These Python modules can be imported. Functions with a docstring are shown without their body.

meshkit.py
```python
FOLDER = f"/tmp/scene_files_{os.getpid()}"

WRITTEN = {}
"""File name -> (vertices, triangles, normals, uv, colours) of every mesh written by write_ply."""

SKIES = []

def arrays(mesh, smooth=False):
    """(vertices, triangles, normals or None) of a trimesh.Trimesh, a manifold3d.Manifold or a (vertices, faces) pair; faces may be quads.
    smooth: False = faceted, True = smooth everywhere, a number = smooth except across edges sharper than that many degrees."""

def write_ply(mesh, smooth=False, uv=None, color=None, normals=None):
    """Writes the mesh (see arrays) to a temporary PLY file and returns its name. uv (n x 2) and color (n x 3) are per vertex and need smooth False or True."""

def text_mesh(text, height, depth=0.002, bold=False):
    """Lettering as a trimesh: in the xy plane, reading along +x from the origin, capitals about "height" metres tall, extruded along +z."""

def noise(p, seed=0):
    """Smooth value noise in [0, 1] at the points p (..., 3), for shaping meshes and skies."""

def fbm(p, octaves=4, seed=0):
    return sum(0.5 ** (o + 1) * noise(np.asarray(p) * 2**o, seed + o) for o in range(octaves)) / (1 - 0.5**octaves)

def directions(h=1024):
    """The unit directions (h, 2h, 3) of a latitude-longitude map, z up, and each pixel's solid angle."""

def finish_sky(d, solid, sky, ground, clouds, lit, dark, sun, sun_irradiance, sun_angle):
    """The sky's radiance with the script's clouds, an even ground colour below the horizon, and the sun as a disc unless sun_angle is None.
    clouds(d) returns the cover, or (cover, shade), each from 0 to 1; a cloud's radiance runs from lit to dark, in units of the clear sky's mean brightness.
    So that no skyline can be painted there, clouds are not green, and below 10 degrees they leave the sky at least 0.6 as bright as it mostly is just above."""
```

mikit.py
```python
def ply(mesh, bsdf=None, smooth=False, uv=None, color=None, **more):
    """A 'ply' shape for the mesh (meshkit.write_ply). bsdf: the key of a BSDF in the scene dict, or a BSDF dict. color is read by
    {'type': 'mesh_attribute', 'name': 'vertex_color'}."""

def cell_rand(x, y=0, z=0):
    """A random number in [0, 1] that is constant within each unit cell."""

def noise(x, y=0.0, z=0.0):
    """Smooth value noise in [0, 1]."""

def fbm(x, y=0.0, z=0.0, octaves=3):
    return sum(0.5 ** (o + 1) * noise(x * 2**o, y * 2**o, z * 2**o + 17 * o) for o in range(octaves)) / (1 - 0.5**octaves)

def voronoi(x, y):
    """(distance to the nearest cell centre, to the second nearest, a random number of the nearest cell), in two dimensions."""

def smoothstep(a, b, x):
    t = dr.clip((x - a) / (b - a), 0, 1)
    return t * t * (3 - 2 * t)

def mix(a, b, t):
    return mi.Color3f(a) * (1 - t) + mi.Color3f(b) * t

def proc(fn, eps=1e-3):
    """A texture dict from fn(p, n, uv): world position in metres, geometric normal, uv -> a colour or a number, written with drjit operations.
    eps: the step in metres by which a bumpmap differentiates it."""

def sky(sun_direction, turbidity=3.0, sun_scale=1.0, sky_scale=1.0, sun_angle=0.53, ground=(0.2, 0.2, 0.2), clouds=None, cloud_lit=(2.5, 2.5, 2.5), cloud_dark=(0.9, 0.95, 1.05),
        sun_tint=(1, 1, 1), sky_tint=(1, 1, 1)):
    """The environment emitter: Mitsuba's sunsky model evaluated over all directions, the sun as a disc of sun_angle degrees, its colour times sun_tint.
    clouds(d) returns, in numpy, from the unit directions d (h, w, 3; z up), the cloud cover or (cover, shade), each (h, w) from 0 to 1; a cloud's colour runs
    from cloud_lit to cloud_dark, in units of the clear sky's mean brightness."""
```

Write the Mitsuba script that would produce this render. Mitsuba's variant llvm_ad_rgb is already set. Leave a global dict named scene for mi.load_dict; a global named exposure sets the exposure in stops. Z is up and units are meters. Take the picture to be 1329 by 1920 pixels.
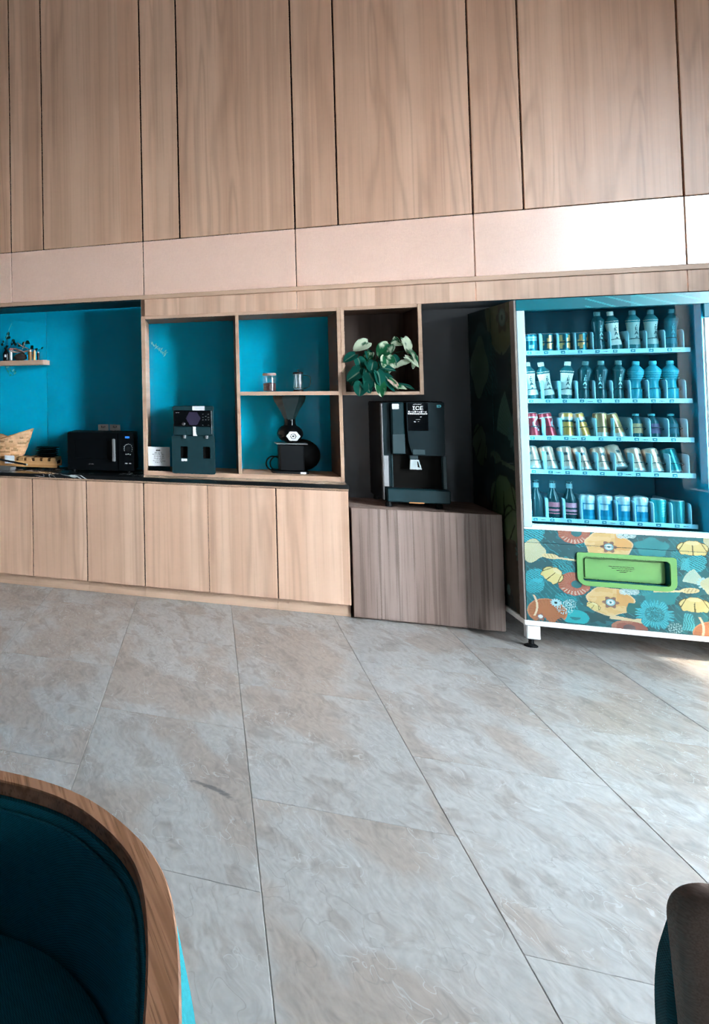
import math, random
import numpy as np, trimesh, manifold3d as m3, drjit as dr
import mitsuba as mi
import mikit, meshkit
from mikit import proc, noise, fbm, voronoi, cell_rand, smoothstep, mix
from shapely.geometry import Polygon, box as sbox, Point
from shapely.ops import unary_union
random.seed(7); rng = np.random.default_rng(7)
T = mi.ScalarTransform4f
scene, labels = {}, {}

# ------------------------------------------------------------------ camera, sky, exposure
YAW, PITCH, ROLL, FPX, CX, CY = -0.4327, 0.0347, 0.0059, 1438.9, -274.26, 692.21
fwd = np.array([math.sin(YAW)*math.cos(PITCH), math.cos(YAW)*math.cos(PITCH), math.sin(PITCH)])
rgt = np.array([math.cos(YAW), -math.sin(YAW), 0.0]); dwn = np.cross(fwd, rgt)
up = -(-rgt*math.sin(ROLL) + dwn*math.cos(ROLL))
EYE = np.array([0.0, -5.8883, 1.4575])
scene['camera'] = {'type': 'perspective', 'fov_axis': 'x', 'fov': math.degrees(2*math.atan(1329/2/FPX)),
    'principal_point_offset_x': (664.5-CX)/1329, 'principal_point_offset_y': (960-CY)/1920,
    'near_clip': 0.05, 'far_clip': 200.0,
    'to_world': T().look_at(origin=EYE.tolist(), target=(EYE+fwd).tolist(), up=up.tolist())}
exposure = 6.25
SUN_EL = math.radians(47.5); SUN = np.array([.46*math.cos(SUN_EL), -.888*math.cos(SUN_EL), math.sin(SUN_EL)])
scene['sky'] = mikit.sky(SUN, turbidity=4.0, sun_scale=0.3, sun_angle=4.0, sky_scale=1.0, ground=(0.32, 0.32, 0.33),
    clouds=lambda d: np.full(d.shape[:2], 0.97), cloud_lit=(5.0, 5.8, 6.3), cloud_dark=(4, 4.2, 4.5))

# ------------------------------------------------------------------ materials
def mat(key, color, rough=0.5, **k):
    b = {'type': 'principled', 'base_color': {'type': 'rgb', 'value': list(color)} if isinstance(color, (tuple, list)) else color, 'roughness': rough, **k}
    scene[key] = {'type': 'twosided', 'bsdf': b}
    return key
def bumped(key, color, rough, fn, scale=1.0, eps=1e-3, **k):
    b = {'type': 'principled', 'base_color': {'type': 'rgb', 'value': list(color)} if isinstance(color, (tuple, list)) else color, 'roughness': rough, **k}
    scene[key] = {'type': 'twosided', 'bsdf': {'type': 'bumpmap', 'arbitrary': proc(fn, eps), 'scale': scale, 'bsdf': b}}
    return key
def wood(dark, mid, light, period=0.9863, start=-1.4078, narrow=0.2536, density=4.5, streak=0.13, horizontal=False):
    def fn(p, n, uv):
        x, z = (p.z, p.x) if horizontal else (p.x + p.y*0.9, p.z)
        k = dr.floor((x-start)/period); f = (x-start) - k*period
        pid = k*2 + dr.select(f > narrow, 1.0, 0.0)
        r = cell_rand(pid, 3); xs = x*1.0 + r*7.3; zs = z + r*11.0
        g = fbm(xs*5.5, zs*0.42, r*9, 3)
        ring = g*density*6.2832*1.6
        line = dr.power(0.5+0.5*dr.sin(ring), 4.0)
        broad = fbm(xs*9.0, zs*0.16, 5.0, 3)
        fine = fbm(xs*95.0, zs*1.6, 2.0, 2); fine2 = noise(xs*320.0, zs*5.0)
        c = mix(mid, light, smoothstep(0.35, 0.72, broad))
        c = mix(c, dark, line*0.30*smoothstep(0.35, 0.6, noise(xs*6, zs*0.5, 8)))
        c = mix(c, dark, smoothstep(0.45, 0.8, fine)*streak*1.3 + smoothstep(0.6, 0.95, fine2)*streak*0.5)
        return c*(0.94 + 0.12*r)
    return fn
mat('oak', proc(wood((.31,.145,.08), (.55,.315,.205), (.64,.395,.27))), 0.38, specular=0.8)
mat('oak_door', proc(wood((.35,.18,.11), (.60,.365,.25), (.67,.435,.31), period=0.4, start=-1.2312, narrow=0.0)), 0.45)
mat('oak_edge', proc(wood((.38,.21,.13), (.58,.365,.25), (.63,.42,.30), period=50, narrow=0, horizontal=True)), 0.45)
mat('walnut', proc(wood((.14,.085,.065), (.26,.175,.145), (.36,.265,.23), period=5, start=0.1, narrow=0, density=2.0, streak=0.5)), 0.5)
mat('dark_wood', proc(wood((.05,.028,.02), (.09,.05,.035), (.11,.065,.05), period=5, narrow=0)), 0.5)
mat('gap_dark', (.008,.007,.006), 0.8, specular=.1)
def fabric_c(p, n, uv):
    w = noise(p.x*420, p.z*420)*0.5 + noise(p.x*60, p.z*500)*0.25 + noise(p.x*500, p.z*60)*0.25
    return mix((.68,.435,.335), (.82,.56,.445), w)
mat('band_fabric', proc(fabric_c), 0.22, eta=2.6)
mat('back_paint_teal', (.001,.41,.66), 0.10, specular=0.5)
def marble_c(p, n, uv):
    wx = p.x + 0.16*fbm(p.x*5, p.y*5, 1, 3); wy = p.y + 0.16*fbm(p.x*5, p.y*5, 9, 3)
    a = dr.abs(fbm(wx*5.0 - wy*3.0 + p.z*9, wy*6.0 + p.z*5, 1.0, 3)-0.5)
    v = smoothstep(0.011, 0.003, a)*smoothstep(0.5, 0.62, noise(p.x*6, p.y*6, 4))
    return mix((.006,.007,.008), (.62,.64,.64), v*0.9)
mat('black_marble', proc(marble_c), 0.12, specular=0.5)
TX, TW, TL = 0.1109, 0.6006, 1.2026
def stone_c(p, n, uv):
    k = dr.floor((p.x-TX)/TW)
    odd = k - 2*dr.floor(k/2)
    off = dr.select(odd > 0.5, -0.905, -1.525)
    j = dr.floor((p.y-off)/TL)
    r = cell_rand(k, j, 5); r2 = cell_rand(k, j, 9)
    x = p.x + r*13.0; y = p.y + r2*17.0
    u = x*0.14 - y*0.99; v = x*0.99 + y*0.14
    wu = u + 0.10*(fbm(u*7, v*7, 1, 3)-0.5); wv = v + 0.07*(fbm(u*6, v*9, 7, 3)-0.5)
    big = fbm(wu*2.4, wv*4.5, 2, 4)
    med = fbm(wu*7, wv*19, 3, 4)
    fine = fbm(wu*34, wv*95, 5, 3)
    spot = smoothstep(0.46, 0.66, noise(x*7, y*5, 6))
    v1 = dr.abs(fbm(wu*6, wv*14.0, 4, 3)-0.5)
    thin = smoothstep(0.014, 0.003, v1)*spot
    v2 = dr.abs(fbm(wu*11.0, wv*24.0, 11, 3)-0.48)
    pale = smoothstep(0.020, 0.004, v2)*smoothstep(0.44, 0.64, noise(x*6, y*5, 16))
    c = mix((.290,.254,.232), (.322,.314,.308), smoothstep(0.36, 0.58, big))
    c = mix(c, (.224,.198,.182), smoothstep(0.52, 0.74, med)*0.55)
    c = mix(c, (.20,.188,.18), thin*0.35)
    c = mix(c, (.40,.40,.40), pale*0.55)
    c = c*(0.84 + 0.32*fine)*(0.95+0.1*r)
    dx = p.x+0.02; dy = p.y+2.72
    a = dx*0.86 - dy*0.5; b = dx*0.5 + dy*0.86
    s = smoothstep(1.0, 0.35, dr.sqrt(dr.square(a/0.115) + dr.square((b + 2.2*a*a - .01)/0.022)) + 0.5*(noise(p.x*90, p.y*90, 3)-0.5))
    return mix(c, (.09,.088,.09), s*0.8)
def stone_b(p, n, uv):
    u = p.x*0.14 - p.y*0.99; v = p.x*0.99 + p.y*0.14
    w = fbm(u*6, v*6, 1, 2)
    return fbm(u*15 + w*2, v*46 + w*3, 3, 4)*0.0016
scene['stone_tile'] = {'type': 'twosided', 'bsdf': {'type': 'bumpmap', 'arbitrary': proc(stone_b, 0.002), 'scale': 1.0,
    'bsdf': {'type': 'principled', 'base_color': proc(stone_c), 'roughness': 0.30, 'specular': 0.5}}}
mat('grout', (.25,.24,.23), 0.9)
mat('plaster', (.13,.12,.11), 0.9)
mat('ceiling_paint', (.16,.15,.14), 0.9)
mat('alcove_grey', (.17,.18,.195), 0.7)
mat('frame_white', (.42,.55,.60), 0.30)
mat('white_enamel', (.80,.84,.84), 0.30)
mat('black_plastic', (.004,.005,.006), 0.45, specular=.22)
mat('black_gloss', (.002,.003,.004), 0.08, specular=.3)
mat('slate_plastic', (.009,.034,.041), 0.42, specular=.25)
mat('slate_dark', (.003,.016,.021), 0.42, specular=.22)
mat('grey_metal', (.42,.42,.43), 0.32, metallic=0.8)
mat('chrome', (.75,.76,.78), 0.14, metallic=1.0)
mat('trim_grey', (.19,.17,.155), 0.5)
mat('paper_white', (.78,.80,.82), 0.7)
mat('ink', (.03,.03,.035), 0.7)
mat('white_print', (.85,.87,.88), 0.6)
mat('window_frame_paint', (.05,.05,.055), 0.5)
mat('vcol', {'type': 'mesh_attribute', 'name': 'vertex_color'}, 0.5)
mat('vcol_gloss', {'type': 'mesh_attribute', 'name': 'vertex_color'}, 0.22, specular=0.5)
mat('can_metal', {'type': 'mesh_attribute', 'name': 'vertex_color'}, 0.28, metallic=0.55)
mat('tray_green', (.115,.31,.085), 0.4)
mat('tray_plate', (.33,.55,.62), 0.45)
mat('liner_teal', (.004,.17,.24), 0.4)
mat('coil_wire', (.02,.05,.06), 0.35, metallic=0.6)
scene['clear_glass'] = {'type': 'thindielectric', 'int_ior': 1.5, 'specular_transmittance': {'type': 'rgb', 'value': [.95,.97,.97]}}
scene['teal_glass'] = {'type': 'thindielectric', 'int_ior': 1.45, 'specular_transmittance': {'type': 'rgb', 'value': [.58,.85,.93]}}
def leaf_mat(key, tex): scene[key] = {'type': 'principledthin', 'base_color': tex, 'roughness': 0.4, 'diff_trans': 0.5}
leaf_mat('leaf_vcol', {'type': 'mesh_attribute', 'name': 'vertex_color'})

# ------------------------------------------------------------------ mesh helpers
def bx(x0, x1, y0, y1, z0, z1, c=0.0):
    if c <= 0:
        b = trimesh.creation.box(extents=(x1-x0, y1-y0, z1-z0)); b.apply_translation(((x0+x1)/2, (y0+y1)/2, (z0+z1)/2)); return b
    c = min(c, (x1-x0)/2.01, (y1-y0)/2.01, (z1-z0)/2.01); pts = []
    for x, sx in ((x0, 1), (x1, -1)):
        for y, sy in ((y0, 1), (y1, -1)):
            for z, sz in ((z0, 1), (z1, -1)):
                pts += [(x+sx*c, y+sy*c, z), (x+sx*c, y, z+sz*c), (x, y+sy*c, z+sz*c)]
    return trimesh.convex.convex_hull(np.array(pts))
def cat(*ms): return trimesh.util.concatenate([m for m in ms])
def mv(m, d): m = m.copy(); m.apply_translation(d); return m
def rot(m, ang, axis, at=(0,0,0)):
    m = m.copy(); m.apply_transform(trimesh.transformations.rotation_matrix(ang, axis, at)); return m
def lathe(prof, n=24, closed=True):
    prof = np.array(prof, float); a = np.linspace(0, 2*np.pi, n, endpoint=False)
    v = np.array([[r*math.cos(t), r*math.sin(t), z] for r, z in prof for t in a]); f = []
    for i in range(len(prof)-1):
        for j in range(n):
            k = (j+1) % n; f += [[i*n+j, i*n+k, (i+1)*n+k], [i*n+j, (i+1)*n+k, (i+1)*n+j]]
    m = trimesh.Trimesh(v, f, process=False); m.merge_vertices(); m.update_faces(m.nondegenerate_faces()); return m
def tube(path, r, n=8):
    path = np.array(path, float); rr = np.broadcast_to(np.asarray(r, float), (len(path),)); v, f = [], []
    t = np.gradient(path, axis=0); t /= np.linalg.norm(t, axis=1, keepdims=True)+1e-12
    ref = np.array([0, 0, 1.0]) if abs(t[0][2]) < 0.9 else np.array([1.0, 0, 0]); u = np.cross(t[0], ref); u /= np.linalg.norm(u)
    for i in range(len(path)):
        u = u - t[i]*(u@t[i]); u /= np.linalg.norm(u)+1e-12; w = np.cross(t[i], u)
        for k in range(n):
            a = 2*np.pi*k/n; v.append(path[i] + rr[i]*(u*math.cos(a)+w*math.sin(a)))
    for i in range(len(path)-1):
        for k in range(n):
            q = (k+1) % n; f += [[i*n+k, i*n+q, (i+1)*n+q], [i*n+k, (i+1)*n+q, (i+1)*n+k]]
    s0, s1 = len(v), len(v)+1; v += [path[0], path[-1]]
    for k in range(n):
        q = (k+1) % n; f += [[s0, q, k], [s1, (len(path)-1)*n+k, (len(path)-1)*n+q]]
    return trimesh.Trimesh(np.array(v), f, process=False)
def ext_xz(poly, y0, y1):
    """Polygon in (x, z) extruded from y0 to y1."""
    m = trimesh.creation.extrude_polygon(poly, abs(y1-y0), engine='earcut'); v = m.vertices.copy()
    m.vertices = np.c_[v[:, 0], max(y0, y1)-v[:, 2], v[:, 1]]; m.fix_normals(); return m
def ext_xy(poly, z0, z1):
    m = trimesh.creation.extrude_polygon(poly, z1-z0, engine='earcut'); m.apply_translation((0, 0, z0)); return m
def rrect(x0, x1, z0, z1, r, q=6): return sbox(x0+r, z0+r, x1-r, z1-r).buffer(r, quad_segs=q)
def text_xz(s, h, x, y, z, d=0.0012, center=True, bold=False):
    m = meshkit.text_mesh(s, h, d, bold); v = m.vertices; w = v[:, 0].max()
    m.vertices = np.c_[v[:, 0] + x - (w/2 if center else 0), y - v[:, 2], v[:, 1] + z]; return m
def sweep(path, section, caps=True):
    """Closed section [(offset along the outward normal, z)] swept along an open plan path (n x 2)."""
    path = np.array(path, float); t = np.gradient(path, axis=0); t /= np.linalg.norm(t, axis=1, keepdims=True)
    nrm = np.c_[t[:, 1], -t[:, 0]]; sec = np.array(section, float); n = len(sec)
    v = np.array([[*(path[i] + nrm[i]*o), z] for i in range(len(path)) for o, z in sec]); f = []
    for i in range(len(path)-1):
        for k in range(n):
            q = (k+1) % n; f += [[i*n+k, (i+1)*n+k, (i+1)*n+q], [i*n+k, (i+1)*n+q, i*n+q]]
    m = trimesh.Trimesh(v, f, process=False)
    if caps:
        c = len(v); v = np.vstack([v, v[:n].mean(0), v[-n:].mean(0)])
        for k in range(n):
            q = (k+1) % n; f += [[c, k, q], [c+1, (len(path)-1)*n+q, (len(path)-1)*n+k]]
        m = trimesh.Trimesh(v, f, process=False)
    m.fix_normals(); return m

# ------------------------------------------------------------------ scene helpers
def numbered(key):
    if key not in scene and key not in labels and not any(k.startswith(key+'__') for k in scene): return key
    n = 1
    while f'{key}_{n:03d}' in scene or f'{key}_{n:03d}' in labels or any(k.startswith(f'{key}_{n:03d}__') for k in scene): n += 1
    return f'{key}_{n:03d}'
def thing(name, label, cat_, group=None):
    key = numbered(name); labels[key] = {'label': label, 'category': cat_}
    if group: labels[key]['group'] = group
    return key
def put(key, mesh, bsdf, smooth=False, color=None, label=None, kind=None, **more):
    key = numbered(key); scene[key] = mikit.ply(mesh, bsdf, smooth, color=color, **more)
    if label or kind: labels.setdefault(key, {})
    if label: labels[key]['label'] = label
    if kind: labels[key]['kind'] = kind
    return key
def one(name, mesh, bsdf, label, cat_, group=None, smooth=False, color=None):
    key = numbered(name); scene[key] = mikit.ply(mesh, bsdf, smooth, color=color); labels[key] = {'label': label, 'category': cat_}
    if group: labels[key]['group'] = group
    return key
def struct(name, mesh, bsdf, label, smooth=False):
    scene[name] = mikit.ply(mesh, bsdf, smooth); labels[name] = {'label': label, 'category': name.split('_')[0], 'kind': 'structure'}; return name
def share(key, ply, M):
    key = numbered(key); scene[key] = {**ply, 'to_world': M}; return key

# ------------------------------------------------------------------ the room
YW, ZA, ZB, ZC, ZD = 0.17, 2.5926, 2.1909, 2.1602, 2.034
XL, XR, YF, ZT = -4.2, 3.8, -9.4, 5.4
struct('floor', bx(XL-.2, XR+.2, YF-.2, 0.9, -0.10, -0.002), 'grout', 'floor of large grey beige stone tiles')
def tile_mesh(x0, x1, y0, y1):
    return bx(x0+.0013, x1-.0013, y0+.0013, y1-.0013, -.012, 0.0, .0012)
for k in range(-8, 7):
    off = -0.905 if k % 2 else -1.525
    for j in range(-7, 3):
        x0, y0 = TX+k*TW, off+j*TL
        y1 = min(y0+TL, 0.68); x1 = min(x0+TW, XR)
        if y1-y0 < .05 or y0 < YF or x0 >= XR-.05 or x0 < XL: continue
        put('floor__tile', tile_mesh(x0, x1, y0, y1), 'stone_tile')
struct('wall_back', bx(-4.2, 3.9, YW+.022, YW+.10, ZC, ZT), 'gap_dark', 'back wall clad in oak panels above a pale fabric band')
struct('wall_niche', bx(-4.2, 3.9, .682, .80, -.1, ZC+.1), 'alcove_grey', 'recessed wall behind the niches')
SX, PER, NAR = -1.4078, 0.9863, 0.2536
def seam(k): return SX + (k//2)*PER + (NAR if k % 2 else 0)
for k in range(-6, 11):
    x0, x1 = seam(k), seam(k+1)
    if x0 > 3.75: continue
    put('wall_back__wood_panel', bx(x0+.0045, min(x1, 3.8)-.0045, YW, YW+.02, ZA+.0035, ZT, .0015), 'oak')
for k in range(-6, 10, 2):
    x0, x1 = seam(k), min(seam(k+2), 3.8)
    put('wall_back__fabric_panel', bx(x0+.0025, x1-.0025, YW, YW+.02, ZB+.001, ZA-.002, .002), 'band_fabric', label='pale peach cream panel')
    fx0 = max(x0, -.446)
    if x1 > -.4: put('wall_back__frieze_panel', bx(fx0+.002*(fx0 > -.44), x1-.002, YW, YW+.02, ZD, ZC-.002, .001), 'oak_door')
put('wall_back__ledge', bx(-4.2, 3.8, YW-.016, YW+.02, ZC, ZB, .002), 'oak_edge', label='thin oak ledge under the fabric band')
struct('trim_1', bx(-4.2, -.4465, YW-.015, .585, ZC-.012, ZC-.0005), 'slate_dark', 'dark underside trim over the teal niche')
struct('trim_2', bx(-.4455, -.42, YW+.0205, .585, ZD+.0005, ZC-.001), 'oak_edge', 'oak side trim closing the top of the niche')
struct('trim_3', bx(.816, 3.8, YW+.021, .654, ZD+.0005, ZD+.02), 'alcove_grey', 'dark underside trim over the alcove')
put('wall_niche__alcove_panel', bx(.838, 3.8, .655, .679, 0, ZD), 'alcove_grey', label='dark grey back of the alcove')
struct('wall_left', bx(XL-.2, XL, YF, .8, 0, ZT), 'plaster', 'left side wall outside the picture')
FX0, FX1, FZ0, FZ1 = 2.25, 2.65, .8, 2.0  # small opening added in the unseen wall to fill front faces with light
struct('wall_front', cat(bx(XL, FX0, YF-.2, YF, 0, ZT), bx(FX1, XR, YF-.2, YF, 0, ZT), bx(FX0, FX1, YF-.2, YF, 0, FZ0), bx(FX0, FX1, YF-.2, YF, FZ1, ZT)), 'plaster', 'wall behind the camera with one small opening added for fill light')
struct('window_fill_2', cat(bx(FX0, FX1, YF-.12, YF-.06, FZ0, FZ0+.05), bx(FX0, FX1, YF-.12, YF-.06, FZ1-.05, FZ1), bx(FX0, FX0+.05, YF-.12, YF-.06, FZ0+.05, FZ1-.05), bx(FX1-.05, FX1, YF-.12, YF-.06, FZ0+.05, FZ1-.05)), 'window_frame_paint', 'small window frame added behind the camera for fill light')
struct('ceiling', bx(XL-.2, XR+.2, YF-.2, .9, ZT, ZT+.2), 'ceiling_paint', 'high ceiling outside the picture')
WY0, WY1, WZ0, WZ1 = -3.9, -2.7, 0.6, 3.9
wl = trimesh.creation.box  # right wall with the window opening
WQ0, WQ1 = -2.35, -1.9
struct('wall_right', cat(bx(XR, XR+.2, YF, WY0, 0, ZT), bx(XR, XR+.2, WQ1, .8, 0, ZT), bx(XR, XR+.2, WY0, WQ1, WZ1, ZT), bx(XR, XR+.2, WY0, WQ1, 0, WZ0), bx(XR, XR+.2, WY1, WQ0, WZ0, WZ1)), 'plaster', 'right side wall with two tall window openings')
def frame_x(x, y0, y1, z0, z1): return cat(bx(x, x+.06, y0, y1, z0, z0+.05), bx(x, x+.06, y0, y1, z1-.05, z1), bx(x, x+.06, y0, y0+.05, z0+.05, z1-.05), bx(x, x+.06, y1-.05, y1, z0+.05, z1-.05))
struct('window_1', frame_x(XR+.10, WY0, WY1, WZ0, WZ1), 'window_frame_paint', 'tall window frame in the right side wall')
struct('window_3', frame_x(XR+.10, WQ0, WQ1, WZ0, WZ1), 'window_frame_paint', 'narrow window frame in the right side wall')

# ------------------------------------------------------------------ base cabinets, worktop, shelf unit
DX = [-2.84, -2.44, -2.035, -1.632, -1.2312, -.8342, -.4376, -.0208, .3966, .8126]
def base_cabinet(i0, i1, label):
    t = thing('base_cabinet', label, 'cabinet', 'oak base cabinets in a row'); del labels[t]['group']
    x0, x1 = DX[i0], DX[i1]
    put(t+'__carcass', bx(x0+.001, x1-.001, .0215, .58, .083, .822), 'dark_wood')
    for i in range(i0, i1):
        g0, g1 = (.0012 if i > i0 else .003), (.0012 if i < i1-1 else .003)
        put(t+'__door', bx(DX[i]+g0, DX[i+1]-g1, 0, .0195, .085, .8185, .0015), 'oak_door')
    put(t+'__top_rail', bx(x0, x1, .006, .03, .8215, .8335), 'oak_edge')
    put(t+'__plinth', bx(x0+.0005, x1-.0005, .048, .064, 0.001, .082, .001), 'oak_edge')
base_cabinet(0, 2, 'oak base cabinet at the far left end, mostly outside the picture')
base_cabinet(2, 4, 'oak two-door base cabinet reaching out of the left edge of the picture')
base_cabinet(4, 5, 'narrow single-door oak base cabinet below the slatted wooden tray')
base_cabinet(5, 6, 'single-door oak base cabinet below the black microwave')
base_cabinet(6, 8, 'two-door oak base cabinet below the grey coffee machine')
base_cabinet(8, 9, 'single-door oak base cabinet below the coffee grinder, touching the brown cabinet')
one('worktop', bx(-2.84, .8135, -.016, .602, .8345, .8615, .002), 'black_marble', 'long black marble worktop with white veins on the oak base cabinets', 'worktop')
UY = .60
t = thing('display_shelf', 'oak open display shelf with teal back standing on the black worktop', 'shelf')
put(t+'__side_panel', bx(-.446, -.419, YW, UY, .8620, ZD-.0005, .001), 'oak_edge')
put(t+'__side_panel', bx(.7945, .8155, YW, UY, .8620, ZD-.0005, .001), 'oak_edge')
put(t+'__divider', bx(.1805, .2025, YW+.001, UY-.02, .8935, 2.0115, .001), 'oak_edge')
put(t+'__top_panel', bx(-.4185, .794, YW+.0005, UY, 2.012, ZD-.0005, .001), 'oak_edge')
put(t+'__bottom_panel', bx(-.4185, .794, YW+.0005, UY, .8620, .893, .001), 'oak_edge')
put(t+'__middle_shelf', bx(.203, .794, YW+.001, UY-.02, 1.4435, 1.4705, .001), 'oak_edge')
mat('shade_brown', (.13,.08,.05), .55)  # flat brown for thin sheets that paint shade onto the inner oak faces
for x0, x1, z0, z1 in ((.179, .1802, .894, 2.010), (.793, .7942, 1.471, 2.010), (.793, .7942, .894, 1.443)): put(t+'__inner_sheet', bx(x0, x1, YW+.010, UY-.016, z0, z1), 'shade_brown', label='brown sheet painting shade on an inner face')
put(t+'__inner_sheet', bx(-.418, .1785, YW+.010, UY-.016, 2.0105, 2.0118), 'shade_brown', label='brown sheet painting shade on an inner face')
put(t+'__inner_sheet', bx(.2032, .7925, YW+.010, UY-.016, 2.0105, 2.0118), 'shade_brown', label='brown sheet painting shade on an inner face')
put(t+'__back_panel', bx(-.4185, .18, UY-.015, UY-.003, .8935, 2.0115), 'back_paint_teal', label='glossy teal back panel')
put(t+'__back_panel', bx(.203, .794, UY-.015, UY-.003, .8935, 2.0115), 'back_paint_teal', label='glossy teal back panel')
t = thing('plant_cubby', 'square oak cubby box with dark inside holding the variegated plant', 'cubby shelf')
put(t+'__side_panel', bx(.8165, .8365, YW, .58, 1.4425, ZD-.0005, .001), 'oak_edge')
put(t+'__side_panel', bx(1.2445, 1.2655, YW, .58, 1.4425, ZD-.0005, .001), 'oak_edge')
put(t+'__top_panel', bx(.837, 1.244, YW+.0005, .58, 2.013, ZD-.0005, .001), 'oak_edge')
put(t+'__bottom_panel', bx(.837, 1.244, YW+.0005, .58, 1.4425, 1.4645, .001), 'oak_edge')
put(t+'__back_panel', bx(.837, 1.244, .56, .578, 1.465, 2.0125), 'dark_wood', label='dark brown back panel')
put(t+'__inner_sheet', cat(bx(.837, .839, YW+.012, .559, 1.4655, 2.012), bx(1.242, 1.244, YW+.012, .559, 1.4655, 2.012), bx(.8392, 1.2418, YW+.012, .559, 2.0105, 2.0125), bx(.8392, 1.2418, YW+.012, .559, 1.465, 1.467)), 'dark_wood', label='dark brown inner sheets')
one('splashback_panel', bx(-1.2175, -.4475, .59, .602, .8625, ZC), 'back_paint_teal', 'glossy teal splashback panel behind the black microwave', 'splashback')
one('splashback_panel', bx(-2.84, -1.2205, .59, .602, .8625, ZC), 'back_paint_teal', 'glossy teal splashback panel behind the floating shelf and bowl', 'splashback')
t = thing('brown_cabinet', 'low grey-brown wood grain cabinet carrying the black ice machine', 'cabinet')
put(t+'__front_panel', bx(.826, 1.6025, .017, .036, .012, .7105, .001), 'walnut')
put(t+'__body', bx(.828, 1.6005, .0365, .62, .004, .700), 'walnut')
put(t+'__top_panel', bx(.826, 1.6025, .0365, .62, .7005, .7105), 'walnut')

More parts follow.
